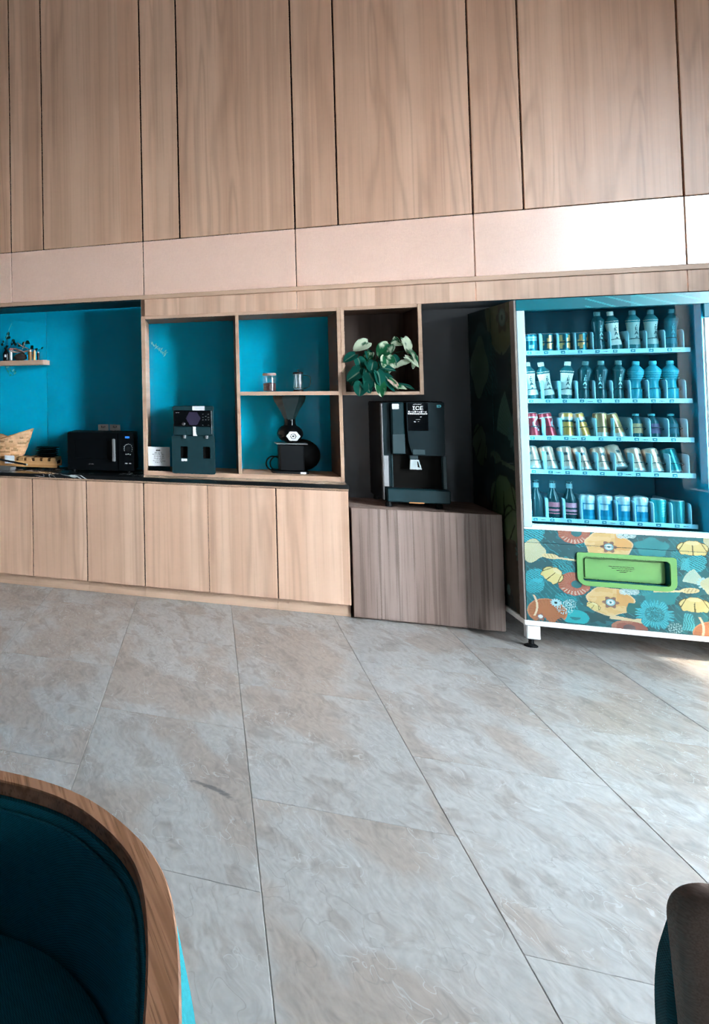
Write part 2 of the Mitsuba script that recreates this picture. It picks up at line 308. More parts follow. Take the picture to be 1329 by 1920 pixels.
# ------------------------------------------------------------------ vending machine
VX0, VX1, VF, VB, VT = 1.6105, 2.86, -.2664, .607, 1.989
IX0, IX1 = 1.661, 2.4125
def motif(kind, x, z, C, n1):
    """Paints one printed motif at local offsets (x, z) in metres into C."""
    def ell(a, b, ang=0.0, ox=0.0, oz=0.0):
        dx, dz = x-ox, z-oz; c, s = math.cos(ang), math.sin(ang); u, w = (dx*c+dz*s)/a, (-dx*s+dz*c)/b
        return u, w, np.hypot(u, w), np.arctan2(w, u)
    def P(mask, col): C[mask] = col
    if kind == 'mound':
        u, w, r, th = ell(.060, .042); P((r < 1) & (w > -.8), (.0, .42, .46)); P((r < .38) & (w < 0), (0, .20, .23))
    elif kind == 'leafmass':
        u, w, r, th = ell(.085, .035); k = .8+.2*np.sin(th*9); P(r < k, (0, .075, .085))
    elif kind == 'fan':
        u, w, r, th = ell(.078, .078); k = .68 + .32*np.abs(np.sin(th*9+2*np.sin(th*4))); P((r < k) & (w > -.9-.2*u), (.0, .34, .43)); P((r < k*.97) & (np.abs(np.sin(th*21+np.sin(th*5))) > .80) & (r > .22), (.07, .58, .66)); P((r < .5) & (np.abs(np.sin(th*30)) > .7), (0, .15, .17))
    elif kind == 'tuft':
        u, w, r, th = ell(.055, .040, .6); P((np.abs(np.sin(u*16+w*5+3*n1)) > .55) & (r < .7+.6*n1), (.02, .46, .55))
    elif kind == 'bush':
        u, w, r, th = ell(.055, .06); P((np.abs(np.sin(u*11+w*13+9*n1)) > .72) & (r < .6+.7*n1), (.0, .33, .38))
    elif kind == 'pale':
        u, w, r, th = ell(.035, .035, .7); P((np.abs(np.sin(u*7+2*np.sin(w*6))) > .80) & (np.abs(np.sin(w*6+u*2)) > .35) & (r < 1.1), (.45, .74, .76))
    elif kind == 'toadstool':
        u, w, r, th = ell(.088, .074); P((r < 1) & (w > -.62-.25*np.sin(u*7)), (.44, .155, .06)); P((r < 1) & (r > .93) & (w > -.5), (.55, .26, .13)); P((r < .9) & (np.sin(th*26) > .8) & (r > .45), (.38, .125, .05))
        u, w, r, th = ell(.03, .06, 0, -.043, .03); P((np.abs(u + .5*w*w) < .16) & (np.abs(w) < 1), (.78, .62, .42))
        u, w, r, th = ell(.021, .021, 0, -.03, -.03); k = .8+.2*np.cos(th*5); P(r < k, (.30, .13, .10)); P(r < .5, (.62, .74, .74))
        motif('daisy', x-.04, z-.055, C, n1)
    elif kind == 'daisy':
        u, w, r, th = ell(.026, .024); k = .62+.38*np.abs(np.sin(th*6)); P(r < k, (.40, .72, .77)); P(r < .26, (.01, .06, .07))
    elif kind == 'ring':
        u, w, r, th = ell(.070, .064); k = 1+.02*np.sin(th*11)
        P(r < k, (.40, .115, .072)); P((r < .96) & (r > .3) & (np.sin(th*30) > .6), (.50, .21, .13)); P((r < .95) & (r > .62) & (w < -.4) & (np.sin(th*24) > .4), (.64, .48, .40)); P(np.hypot(u-.15, w+.02) < .33, (.0, .16, .18))
    elif kind == 'cream':
        u, w, r, th = ell(.062, .070, -.4); k = .9+.1*np.sin(th*4+.6); P(r < k, (.58, .63, .40)); P((r < k) & (np.sin(th*24) > .85), (.66, .70, .52))
    elif kind == 'wedge':
        u, w, r, th = ell(.105, .105, 0, .045, -.05); a = th-2.55; P((r < 1) & (np.abs(a) < .42), (.42, .62, .50)); P((r < 1) & (np.abs(a) < .42) & (np.sin(a*75) > .55), (.54, .74, .66))
        motif('daisy', (x-.032)*.7, (z+.035)*.7, C, n1)
    elif kind == 'bud':
        u, w, r, th = ell(.038, .0145, -.12); P(r < 1, (.76, .66, .36)); P((r < .75) & (np.abs(np.sin(u*8+w*2)) > .9), (.45, .36, .16))
        u, w, r, th = ell(.062, .0050, -.10, .085, -.012); P((np.abs(u) < 1) & (np.abs(w) < 1), (.76, .68, .42))
    elif kind == 'budl':
        motif('bud', -x, z, C, n1)
    elif kind == 'yellow':
        u, w, r, th = ell(.100, .077); k = 1 + .035*np.sin(th*7) + .04*np.sin(th*3+1); P(r < k, (.72, .50, .19)); P((r < k) & (n1 > .54), (.78, .58, .27)); P((r < k) & (u > .30) & (w > -.25), (.72, .42, .13)); P((r < k) & (r > .94*k), (.78, .62, .38))
        u, w, r, th = ell(.036, .034, 0, .003, -.006); k = .84+.16*np.cos(th*6); P(r < k, (.25, .145, .105)); P(r < .55, (.25, .58, .62)); P(r < .38, (.72, .83, .82)); P(r < .16, (0, .18, .2))
    elif kind in ('seed', 'seedl', 'seeds'):
        ang, a, b = {'seed': (0, .060, .044), 'seedl': (-.75, .048, .048), 'seeds': (-.5, .030, .021)}[kind]
        u, w, r, th = ell(a, b, ang); q = u/(1.12-.5*np.clip(w, -1, 1)); ed = .92+.12*np.abs(np.sin(q*4.2)); low = w > -.62-.12*np.abs(np.cos(q*4.2))
        P((r < ed*1.06) & low, (.09, .085, .02)); P((r < ed) & low, (.74, .66, .27)); P((r < ed) & low & (np.abs(np.sin(q*4.2)) < .15), (.13, .11, .02))
        u, w, r, th = ell(a*.45, b*.25, ang, -math.sin(ang)*b*.75, math.cos(ang)*b*.75); P(r < 1, (.80, .74, .40))
    elif kind == 'legs':
        u, w, r, th = ell(.022, .045); P((np.abs(w) < 1) & (np.abs(np.sin(u*7+1.5*np.sin(w*4))) > .45) & (np.abs(u) < 1-.3*w), (.05, .46, .52))
    elif kind == 'leaf':
        u, w, r, th = ell(.036, .036, .6); P((np.abs(u)+np.abs(w)**1.6 < 1), (0, .15, .145))
    elif kind == 'coralbase':
        u, w, r, th = ell(.075, .042); P(r < 1, (.36, .115, .08)); P((r < 1) & (n1 > .5), (.44, .20, .13)); P((np.hypot(u*1.6, w*1.2) < .55), (.16, .12, .12))
        u, w, r, th = ell(.080, .0075, -.1, .0, .045); P((np.abs(u) < 1) & (np.abs(w) < 1-.5*u), (.72, .62, .38)); u, w, r, th = ell(.03, .012, -.1, .05, .043); P(r < 1, (.74, .64, .40))
    elif kind == 'petals':
        u, w, r, th = ell(.042, .024, .1); P((np.abs(np.sin(th*9)) > .35) & (r < 1) & (w > -.7), (.55, .78, .80))
    elif kind == 'plain':
        u, w, r, th = ell(.075, .055); P(r < .9+.1*np.sin(th*5), (0, .27, .30))
    elif kind == 'darkspike':
        u, w, r, th = ell(.06, .06); k = .55+.45*np.abs(np.sin(th*7)); P((r < k) & (w > -.5), (.03, .10, .17))
FRONT = [('plain', 2.165, .61, 1), ('plain', 2.19, .36, 1.1), ('bush', 1.80, .275, 1), ('bush', 1.79, .48, .9), ('bush', 1.88, .64, .9), ('bush', 2.11, .40, 1), ('tuft', 1.66, .405, 1), ('tuft', 1.665, .355, .9), ('tuft', 1.665, .645, 1.1), ('bush', 2.28, .56, .8),
    ('leafmass', 1.93, .21, 1), ('leafmass', 1.80, .165, 1), ('mound', 1.834, .198, 1), ('toadstool', 1.712, .215, 1), ('pale', 1.79, .245, 1), ('pale', 1.815, .27, .7), ('cream', 1.655, .553, 1), ('bud', 1.735, .528, 1), ('ring', 1.834, .382, 1), ('ring', 1.842, .668, 1), ('seedl', 1.738, .420, 1),
    ('yellow', 1.983, .302, 1), ('yellow', 1.985, .605, 1), ('petals', 2.065, .362, 1), ('petals', 2.062, .668, 1), ('seeds', 1.912, .266, 1), ('coralbase', 2.06, .165, 1), ('leaf', 2.082, .272, 1), ('fan', 2.165, .250, 1.05), ('pale', 2.245, .185, .8), ('budl', 2.31, .392, 1),
    ('legs', 2.30, .225, 1), ('legs', 2.295, .53, .7), ('tuft', 2.335, .535, 1), ('seed', 2.326, .312, 1), ('seed', 2.328, .612, 1), ('wedge', 2.34, .470, 1), ('toadstool', 2.40, .165, 1), ('cream', 2.40, .43, .8), ('cream', 2.42, .66, .8),
    ('yellow', 2.56, .42, 1), ('ring', 2.68, .28, 1), ('seed', 2.72, .55, 1), ('fan', 2.50, .27, 1), ('bush', 2.6, .6, 1), ('toadstool', 2.62, .2, 1), ('mound', 2.8, .2, 1)]
SIDE = [('yellow', .048, 1.925, 3.0), ('plain', -.35, 1.75, 3), ('darkspike', .03, 1.57, 2.2), ('bush', -.2, 1.6, 3), ('cream', -.40, 1.62, 3.0), ('wedge', .10, 1.33, 3.4), ('seedl', -.45, 1.1, 3), ('bud', -.14, 1.05, 2.6), ('leafmass', -.2, .95, 3), ('seed', -.02, .77, 4.0), ('seedl', .10, .62, 3.2), ('ring', -.42, .60, 3), ('mound', -.15, .42, 3), ('toadstool', .10, .36, 3), ('yellow', -.45, .28, 3)]
def flower_print(X, Z, layout=None):
    """Colour of the printed flower sheet at (X, Z), in metres on the panel."""
    P3 = np.stack([X, np.zeros_like(X), Z], -1); C = np.zeros(X.shape+(3,)); C[:] = (0, .100, .120)
    n1 = meshkit.fbm(P3*np.array([9, 1, 9]), 3, 3); n2 = meshkit.noise(P3*np.array([16, 1, 40]), 5)
    C[n1 > .53] = (0, .155, .18); C[(np.abs(np.sin((X*1.2+Z)*95 + 6*n1)) < .22) & (n2 > .5)] = (.0, .27, .32)
    for kind, cx, cz, s in (layout or FRONT): motif(kind, (X-cx)/s, (Z-cz)/s, C, meshkit.fbm((P3-np.array([cx, 0, cz]))/s*26, 3, 11))
    return C*.56
def grid_panel(x0, x1, z0, z1, y, th, step, fn, hole=None):
    """A flat panel with a fine front grid whose vertices carry the print; closed by back and edge faces."""
    nx, nz = int((x1-x0)/step)+1, int((z1-z0)/step)+1
    xs, zs = np.linspace(x0, x1, nx), np.linspace(z0, z1, nz); X, Z = np.meshgrid(xs, zs)
    v = np.c_[X.ravel(), np.full(X.size, y), Z.ravel()]; C = fn(X, Z).reshape(-1, 3)
    i = np.arange((nz-1)*(nx-1)); r, c = i//(nx-1), i % (nx-1); a = r*nx+c
    f = np.vstack([np.c_[a, a+1, a+nx+1], np.c_[a, a+nx+1, a+nx]])
    if hole is not None:
        m = (v[f].mean(1)); f = f[~((m[:, 0] > hole[0]) & (m[:, 0] < hole[1]) & (m[:, 2] > hole[2]) & (m[:, 2] < hole[3]))]
    b = bx(x0, x1, y+.0003, y+th, z0, z1) if hole is None else cat(bx(x0, hole[0], y+.0003, y+th, z0, z1), bx(hole[1], x1, y+.0003, y+th, z0, z1), bx(hole[0], hole[1], y+.0003, y+th, z0, hole[2]), bx(hole[0], hole[1], y+.0003, y+th, hole[3], z1))
    bc = np.tile([.004, .09, .11], (len(b.vertices), 1))
    return (np.vstack([v, b.vertices]), np.vstack([f, b.faces+len(v)])), np.vstack([C, bc])
vm = thing('vending_machine', 'tall teal flower-printed vending machine with lit glass front of bottles and cans', 'vending machine')
def vp(n, m, b, **k): return put(vm+'__'+n, m, b, **k)
# left side panels (two printed sheets) built flat and turned
def shaded_side_print(y, z): return flower_print(-y, z, SIDE)*np.array([.09, .18, .16]) + np.array([.0, .002, .003])  # shade of the unlit side multiplied into the print colours
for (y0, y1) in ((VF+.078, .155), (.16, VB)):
    pm, pc = grid_panel(y0, y1, .165, VT, 0, .01, .006, shaded_side_print)
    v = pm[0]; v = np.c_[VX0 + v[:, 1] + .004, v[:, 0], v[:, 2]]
    vp('side_panel', (v, pm[1]), 'vcol', color=pc, label='side sheet printed with large flowers, shade painted in')
vp('cabinet_shell', cat(bx(2.45, VX1, VF+.075, VB, .165, VT), bx(VX0+.016, 2.45, VF+.075, VB, VT-.03, VT), bx(VX0+.016, 2.45, VB-.03, VB, .165, VT-.03), bx(VX0+.016, 2.45, VF+.08, VB-.03, .165, .62)), 'liner_teal')
vp('inner_wall', bx(VX0+.016, IX0+.002, VF+.08, VB-.03, .62, VT-.03), 'liner_teal', label='teal inside wall')
vp('inner_wall', bx(2.414, 2.45, VF+.030, VB-.03, .62, VT-.03), 'liner_teal', label='teal inside wall')
vp('inner_back', bx(IX0+.003, 2.409, .30, .32, .62, VT-.03), 'liner_teal', label='dark teal inside back')
vp('base_rail', cat(bx(VX0, VX1, VF-.002, VF+.05, .128, .157, .003), bx(VX0, VX0+.03, VF+.05, VB, .128, .16, .003), bx(VX0+.03, VX1, VF+.06, VB, .130, .162)), 'white_enamel', label='white steel base rail')
for x in (VX0+.012, VX1-.08):
    for y in (VF+.012, VB-.09):
        k = vp('leg', cat(bx(x, x+.062, y, y+.05, .048, .128, .004), bx(x+.01, x+.035, y-.002, y, .06, .12)), 'white_enamel')
        put(k+'__foot', mv(lathe([(0, 0.0005), (.030, 0.0005), (.030, .008), (.012, .018), (.012, .048), (0, .048)], 20), (x+.026, y+.028, 0)), 'black_plastic', 40)
vp('door_edge', cat(bx(VX0, VX0+.011, VF, VF+.07, .158, VT-.001, .002)), 'trim_grey', label='grey brown door edge strip')
def header_c(X, Z):
    C = np.zeros(X.shape+(3,)); C[:] = (0, .115, .15)
    q = (X-1.95)*.42 + (Z-1.96); s = np.sin(q*150/(1+.6*(X-1.9)))
    C[(s > .86) & (X > 1.93) & (X < 2.40)] = (.01, .26, .30); C[(X > 2.12) & (X < 2.40) & (s <= .86)] = (.0, .18, .22); C[X >= 2.40] = (0, .22, .26); return C  # lighter tones towards the right paint a reflection into the header
pm, pc = grid_panel(VX0+.012, VX1, 1.926, VT-.001, VF, .07, .004, header_c); vp('header_panel', pm, 'vcol_gloss', color=pc, label='teal header with palm leaf print and painted reflection')
vp('door_frame', bx(VX0+.0115, IX0, VF, VF+.06, .685, 1.9255, .003), 'frame_white', label='white upright frame left of the glass')
vp('door_frame', bx(IX1, 2.448, VF, VF+.016, .685, 1.85, .003), 'white_enamel', label='white upright frame right of the glass')
vp('door_frame', bx(IX1, 2.448, VF, VF+.016, 1.851, 1.9255, .003), 'liner_teal')
vp('control_panel', bx(2.449, VX1, VF, VF+.06, .685, 1.9255, .003), 'back_paint_teal')
vp('door_sill', cat(bx(VX0+.0115, VX1, VF-.004, VF+.06, .6745, .6845, .002), bx(IX0, IX1, VF+.002, VF+.06, .685, .699)), 'white_enamel', label='white sill under the glass')
vp('glass_pane', bx(IX0+.001, IX1-.001, VF+.016, VF+.0161, .70, 1.925), 'teal_glass', label='clear glass front')
scene[vm+'__glass_pane'] = mikit.ply((np.array([[IX0, VF+.016, .699], [IX1, VF+.016, .699], [IX1, VF+.016, 1.9255], [IX0, VF+.016, 1.9255]]), np.array([[0, 1, 2], [0, 2, 3]])), 'teal_glass')
pm, pc = grid_panel(VX0+.0115, VX1, .600, .674, VF, .06, .0024, flower_print); vp('front_panel', pm, 'vcol', color=pc, label='upper strip printed with flowers')
HOLE = (1.872, 2.232, .405, .539)
pm, pc = grid_panel(VX0+.0115, VX1, .1585, .5985, VF-.002, .06, .0024, flower_print, HOLE); vp('front_panel', pm, 'vcol', color=pc, label='lower front panel printed with flowers')
def corner_rect(x0, x1, z0, z1, r): # round lower corners more, as the tray surround
    return unary_union([rrect(x0, x1, z0, z1, r), rrect(x0, x1, (z0+z1)/2, z1, .012)])
k = vp('delivery_tray', ext_xz(corner_rect(1.847, 2.258, .379, .562, .045).difference(rrect(1.871, 2.233, .404, .540, .018)), VF-.012, VF+.01), 'tray_green', label='green surround of the delivery hatch')
put(k+'__hatch_flap', cat(ext_xz(rrect(1.885, 2.228, .409, .532, .012), VF+.035, VF+.045), ext_xz(rrect(1.893, 2.221, .416, .525, .01), VF+.028, VF+.036)), 'tray_green', label='green flap')
put(k+'__hatch_frame', cat(bx(1.872, 2.232, VF+.046, VF+.06, .405, .539), bx(1.8725, 1.8765, VF+.012, VF+.046, .406, .538), bx(1.8765, 2.231, VF+.012, VF+.046, .535, .538)), 'gap_dark', label='dark gap around the flap')
for i, (x0, x1, z) in enumerate(((1.998, 2.10, .487), (2.010, 2.102, .478), (2.030, 2.092, .468), (2.042, 2.07, .459))):
    put(k+'__flap_line', cat(bx(x0, x1, VF+.0268, VF+.0281, z, z+.0022), mv(lathe([(0, -.0015), (.004, -.0015), (.004, .0015), (0, .0015)], 10), (x0, VF+.028, z+.001))), 'gap_dark')
# lamps inside the cabinet, behind the two uprights
for x, y in ((IX0-.018, VF+.064), (IX1+.006, VF+.0175)):
    key = vp('lamp_tube', bx(x, x+.012, y, y+.010, .75, 1.845), 'white_enamel', label='slim light tube')
    scene[key]['emitter'] = {'type': 'area', 'radiance': {'type': 'rgb', 'value': [.45, .75, .85]}}
# trays
LIP = [(1.672, 1.697), (1.391, 1.417), (1.177, 1.204), (.982, 1.009), (.707, .732)]
DIVH = [.104, .107, .105, .105, .115]
TF = VF+.10
def divx(i): return 1.69 + .0757*i
lipm = lambda h: cat(bx(1.667, 2.396, 0, .004, 0, h, .001), bx(1.667, 2.396, .004, .40, 0, .004))
def div_mesh(h):
    pr = unary_union([sbox(0, 0, .40, h*.8), rrect(0, .40, 0, h, .02)])
    m = trimesh.creation.extrude_polygon(pr, .004, engine='earcut'); v = m.vertices; m.vertices = np.c_[v[:, 2]-.002, v[:, 0], v[:, 1]]; m.fix_normals(); return m
tagm = bx(0, .019, -.0015, 0, 0, .016, .001); barm = bx(.005, .014, -.0022, -.0014, .006, .010)
tag_ply = mikit.ply(cat(tagm, barm), 'vcol', color=np.vstack([np.tile([.01, .17, .22], (len(tagm.vertices), 1)), np.tile([.5, .72, .78], (len(barm.vertices), 1))]))
bar_ply = mikit.ply(bx(0, .022, -.0012, 0, 0, .0022), 'ink')
ca = np.linspace(-.25, math.pi+.25, 20)
coil_ply = mikit.ply(tube([[.034*math.cos(a), -.036*math.sin(a)*.9, .012*math.sin(a)] for a in ca], .0018, 6), 'coil_wire', True)
for r, (z0, z1) in enumerate(LIP):
    tr = vp('tray', mv(lipm(z1-z0), (0, TF, z0)), 'tray_plate')
    dp = mikit.ply(div_mesh(DIVH[r]), 'tray_plate')
    for i in range(10): share(tr+'__divider', dp, T().translate([divx(i), TF+.003, z1-.003]))
    for i in range(9):
        share(tr+'__price_tag', tag_ply, T().translate([divx(i)+.006, TF-.0002, z0+.004]))
        if (i*7+r*3) % 4 == 0: share(tr+'__price_line', bar_ply, T().translate([divx(i)+.04, TF-.0002, z0+.010]))
        if r in (2, 3) or (i > 3 and r == 0) or (r == 1): share(tr+'__coil', coil_ply, T().translate([divx(i)+.037, TF+.048, z1+(.040 if r > 1 else .045)]))

# ------------------------------------------------------------------ drinks
PARTS = {}
def proto(name, parts): PARTS[name] = parts
def vc(m, c): return np.tile(c, (len(m.vertices), 1))
def hourglass(h, r, cap=True):
    return lathe([(0, 0), (r*.93, 0), (r, .006), (r, h*.16), (r*.97, h*.2), (r*.80, h*.36), (r*.76, h*.48), (r*.82, h*.62), (r*.98, h*.74), (r*.95, h*.79), (r*.42, h*.885), (r*.40, h*.90), (0, h*.90)], 20)
def wrap_text(s, h, r, z, vertical=True, d=.0008):
    out = []
    zz = z
    for ch in s:
        m = meshkit.text_mesh(ch, h, d, True); v = m.vertices; w = v[:, 0].max(); a = (v[:, 0]-w/2)/r
        rr = r + .0004 + v[:, 2]; m.vertices = np.c_[rr*np.sin(a), -rr*np.cos(a), v[:, 1]+zz]; out.append(m); zz -= h*1.32
    return cat(*out)
def label_band(r0, h, z0f, z1f):
    zs = np.linspace(z0f, z1f, 7); prof = np.interp(zs, [.16, .2, .36, .48, .62, .74, .79], [1, .97, .80, .76, .82, .98, .95])
    p = [(r0*q + .0006, h*z) for q, z in zip(prof, zs)]; return lathe([(p[0][0]-.001, p[0][1])] + p + [(p[-1][0]-.001, p[-1][1])], 20)
H1, R1 = .236, .031
body = hourglass(H1, R1); cap = lathe([(0, H1*.895), (.0145, H1*.895), (.0145, H1*.99), (.012, H1), (0, H1)], 16)
lab = label_band(R1, H1, .18, .76); txt = wrap_text('TEA+', .018, R1*.84, H1*.62)
def bottle_set(name, bc, cc, lc, tc, r=1.0):
    parts = [('body', body, 'vcol_gloss', bc), ('cap', cap, 'vcol', cc)]
    if lc: parts.append(('label', lab, 'vcol', lc))
    parts.append(('lettering', txt, 'vcol', tc))
    proto(name, [(n, mikit.ply(m, b, 40 if False else True, color=vc(m, c)) if n != 'lettering' else mikit.ply(m, b, False, color=vc(m, c))) for n, m, b, c in parts])
bottle_set('cream_tea', (.01, .10, .11), (.62, .60, .55), (.72, .66, .58), (.03, .07, .07))
bottle_set('dark_tea', (.006, .06, .07), (.10, .22, .22), None, (.45, .72, .72))
bottle_set('clear_tea', (.03, .17, .19), (.06, .2, .22), (.34, .40, .37), (.02, .06, .07))
bottle_set('plain_tea', (.01, .10, .13), (.05, .22, .26), (.015, .13, .165), (.05, .27, .32))
wb = lathe([(0, 0), (.030, 0), (.031, .006), (.031, .07), (.024, .085), (.022, .115), (.026, .125), (.034, .165), (.034, .18), (.014, .205), (.013, .208), (0, .208)], 20)
wc = lathe([(0, .208), (.0155, .208), (.0155, .226), (.013, .23), (0, .23)], 16)
wl = cat(*[lathe([(.030, z), (.0352, z), (.0352, z+.003), (.030, z+.003)], 20) for z in (.130, .143, .156, .168)])
proto('water', [('body', mikit.ply(wb, 'vcol_gloss', True, color=vc(wb, (.02, .27, .34)))), ('cap', mikit.ply(wc, 'vcol', True, color=vc(wc, (.06, .42, .48)))), ('rib', mikit.ply(wl, 'vcol', True, color=vc(wl, (.08, .42, .48))))])
def can_mesh(h, r, fn, n=28):
    zs = np.linspace(.006, h-.006, 24)
    prof = [(0, 0.003), (r*.72, 0.003), (r*.78, 0), (r*.98, .005)] + [(r, z) for z in zs] + [(r*.86, h-.001), (r*.86, h), (r*.80, h-.003), (0, h-.003)]
    m = lathe(prof, n); v = m.vertices; th = np.arctan2(v[:, 0], -v[:, 1]); z = v[:, 2]/h
    c = np.array([fn(t, q) if math.hypot(x, y) > r*.985 else (.62, .64, .64) for (x, y, _), t, q in zip(v, th, z)]); return m, c
def can(name, h, r, fn): m, c = can_mesh(h, r, fn); proto(name, [('body', mikit.ply(m, 'can_metal', True, color=c))])
def red_f(t, z):
    if z < .08: return (.7, .7, .7)
    return (.80, .72, .70) if (abs(t-.5-.5*math.sin(z*9)) < .16 and .25 < z < .95) or abs(z-.78) < .02 else (.50, .045, .060)
def gold_f(t, z):
    if z < .10: return (.72, .66, .52)
    if .60 < z < .70: return (.03, .07, .08)
    if .70 <= z < .80: return (.60, .60, .55)
    return (.85, .38, .09) if abs(t) < .8 else (.80, .52, .40)
def brown_f(t, z):
    return (.72, .68, .60) if z < .22 else ((.75, .44, .18) if .1 < t < .5 else (.52, .27, .13))
def silver_f(t, z):
    if z < .13: return (.78, .76, .70)
    if abs(z-.66) < .06 and abs(t) < .4: return (.08, .10, .11)
    return (.82, .50, .38) if z > .4 else (.90, .60, .46)
def star_f(t, z):
    a = ((t+.6) % 1.3)-.65
    if z < .14 or z > .90: return (.02, .18, .22)
    if abs(z-.50) < .03: return (.02, .05, .06)
    return (.90, .45, .17) if abs(a) < .42-.55*abs(z-.45) else (.015, .12, .15)
def star_g(t, z):
    return (.35, .55, .58) if (abs(z-.8) < .05 or abs(z-.65) < .04 or (abs(t-.2) < .3 and .2 < z < .4)) else (.01, .16, .21)
def blue_f(t, z):
    if z > .82 or (.45 < z < .66 and math.cos(t*2) > -.2 and t < .7): return (.70, .78, .80)
    if z > .70 and abs(t) < 1.2: return (.60, .70, .74)
    return (.01, .26, .42) if z > .2 else (.02, .36, .50)
def teal_f(t, z):
    return (.20, .55, .56) if (.2 < t < .55 and .35 < z < .9 and math.sin(z*60) > -.3) else (.02, .34, .36)
can('red_can', .146, .0315, red_f); can('gold_can', .146, .0315, gold_f); can('brown_can', .146, .0315, brown_f)
can('silver_can', .138, .033, silver_f); can('star_can', .108, .031, star_f); can('dark_can', .108, .031, star_g); can('blue_can', .150, .033, blue_f); can('teal_can', .142, .032, teal_f)
can('ghost_can', .138, .032, lambda t, z: (.03, .24, .27) if z > .12 else (.3, .5, .5))
def beer(name, lc):
    b = lathe([(0, 0), (.029, 0), (.0305, .005), (.0305, .115), (.027, .135), (.0135, .175), (.012, .222), (0, .222)], 20)
    c = lathe([(0, .222), (.0145, .222), (.0145, .230), (0, .232)], 16); n = lathe([(.0132, .186), (.0142, .188), (.0135, .214), (.012, .214)], 16)
    ps = [('body', mikit.ply(b, 'vcol_gloss', True, color=vc(b, (.003, .035, .042)))), ('cap', mikit.ply(c, 'vcol', True, color=vc(c, (.01,.07,.08)))), ('neck_label', mikit.ply(n, 'vcol', True, color=vc(n, (.14,.26,.28))))]
    if lc:
        l = lathe([(.030, .045), (.0311, .045), (.0311, .105), (.030, .105)], 20); cc = vc(l, lc); 
        l = cat(*[lathe([(.030, z), (.0312, z), (.0312, z+h), (.030, z+h)], 20) for z, h in ((.040, .006), (.054, .014), (.078, .028))]); cc = np.vstack([vc(l, lc)])
        ps.append(('label', mikit.ply(l, 'vcol', True, color=cc)))
    proto(name, ps)
beer('beer_plain', None); beer('beer_red', (.62, .16, .20)); beer('beer_pink', (.58, .22, .28))
smallb = lathe([(0, 0), (.024, 0), (.026, .005), (.026, .09), (.020, .108), (.012, .125), (.012, .13), (0, .13)], 20); smallc = lathe([(0, .13), (.0145, .13), (.0145, .142), (0, .144)], 16); smalll = lathe([(.0255, .03), (.0266, .03), (.0266, .085), (.0255, .085)], 20)
def small(name, lc): proto(name, [('body', mikit.ply(smallb, 'vcol_gloss', True, color=vc(smallb, (.006, .07, .085)))), ('cap', mikit.ply(smallc, 'vcol', True, color=vc(smallc, (.05, .30, .34)))), ('label', mikit.ply(smalll, 'vcol', True, color=vc(smalll, lc)))])
small('small_orange', (.50, .30, .15)); small('small_violet', (.10, .07, .14)); small('small_dark', (.012, .09, .12))
ROWN = ['top row', 'second row', 'middle row', 'fourth row', 'bottom row']
ORD = ['first', 'second', 'third', 'fourth', 'fifth', 'sixth', 'seventh', 'eighth', 'ninth']
WORD = {'cream_tea': ('tea_bottle', 'tea bottle with cream TEA+ label', 'bottle'), 'dark_tea': ('tea_bottle', 'dark tea bottle with pale TEA+ letters', 'bottle'),
    'clear_tea': ('tea_bottle', 'tea bottle with greyish TEA+ label', 'bottle'), 'plain_tea': ('tea_bottle', 'dim teal tea bottle with faint lettering', 'bottle'), 'water': ('water_bottle', 'turquoise ribbed water bottle', 'bottle'),
    'red_can': ('drink_can', 'red drink can with white script', 'can'), 'gold_can': ('drink_can', 'golden drink can with dark band', 'can'), 'brown_can': ('drink_can', 'brown and cream drink can', 'can'),
    'silver_can': ('drink_can', 'short beige silver drink can', 'can'), 'star_can': ('drink_can', 'short dark can with orange triangle print', 'can'), 'dark_can': ('drink_can', 'short dark teal can with pale bands', 'can'),
    'blue_can': ('drink_can', 'blue and white drink can', 'can'), 'teal_can': ('drink_can', 'plain teal drink can', 'can'), 'ghost_can': ('drink_can', 'dim teal drink can', 'can'),
    'beer_plain': ('beer_bottle', 'dark long-necked bottle without label', 'bottle'), 'beer_red': ('beer_bottle', 'long-necked bottle with red striped label', 'bottle'), 'beer_pink': ('beer_bottle', 'dark long-necked bottle with pink label', 'bottle'),
    'small_orange': ('small_bottle', 'small dark bottle with orange label', 'bottle'), 'small_violet': ('small_bottle', 'small dark bottle with violet label', 'bottle'), 'small_dark': ('small_bottle', 'small dark teal bottle', 'bottle')}
GRP = {'tea_bottle': 'tea bottles in the vending machine', 'water_bottle': 'water bottles in the vending machine', 'drink_can': 'drink cans in the vending machine', 'beer_bottle': 'long-necked bottles in the vending machine', 'small_bottle': 'small bottles in the vending machine'}
def drink(kind, r, col, lean=0.0, back=0.0, dx=0.0, dy=0.0, spin=0.0, dz=0.0, extra=''):
    base, desc, c = WORD[kind]
    k = thing(base, f'{desc}, {ORD[col]} from left in vending machine {ROWN[r]}', c, GRP[base])
    M = T().translate([divx(col)+.037+dx, TF+.050+dy, LIP[r][0]+.006+dz]) @ T().rotate([0, 1, 0], lean) @ T().rotate([1, 0, 0], back) @ T().rotate([0, 0, 1], spin)
    for n, p in PARTS[kind]: share(f'{k}__{n}', p, M)
for i, kd in enumerate(('dark_can', 'star_can', 'star_can', 'star_can')): drink(kd, 0, i, spin=i*25-20, dz=.012)
for i, kd, le, sp in ((4, 'dark_tea', 0, 15), (5, 'cream_tea', -5, 10), (6, 'clear_tea', 0, 12), (7, 'clear_tea', 0, 25), (8, 'plain_tea', 3, 0)): drink(kd, 0, i, le, spin=sp)
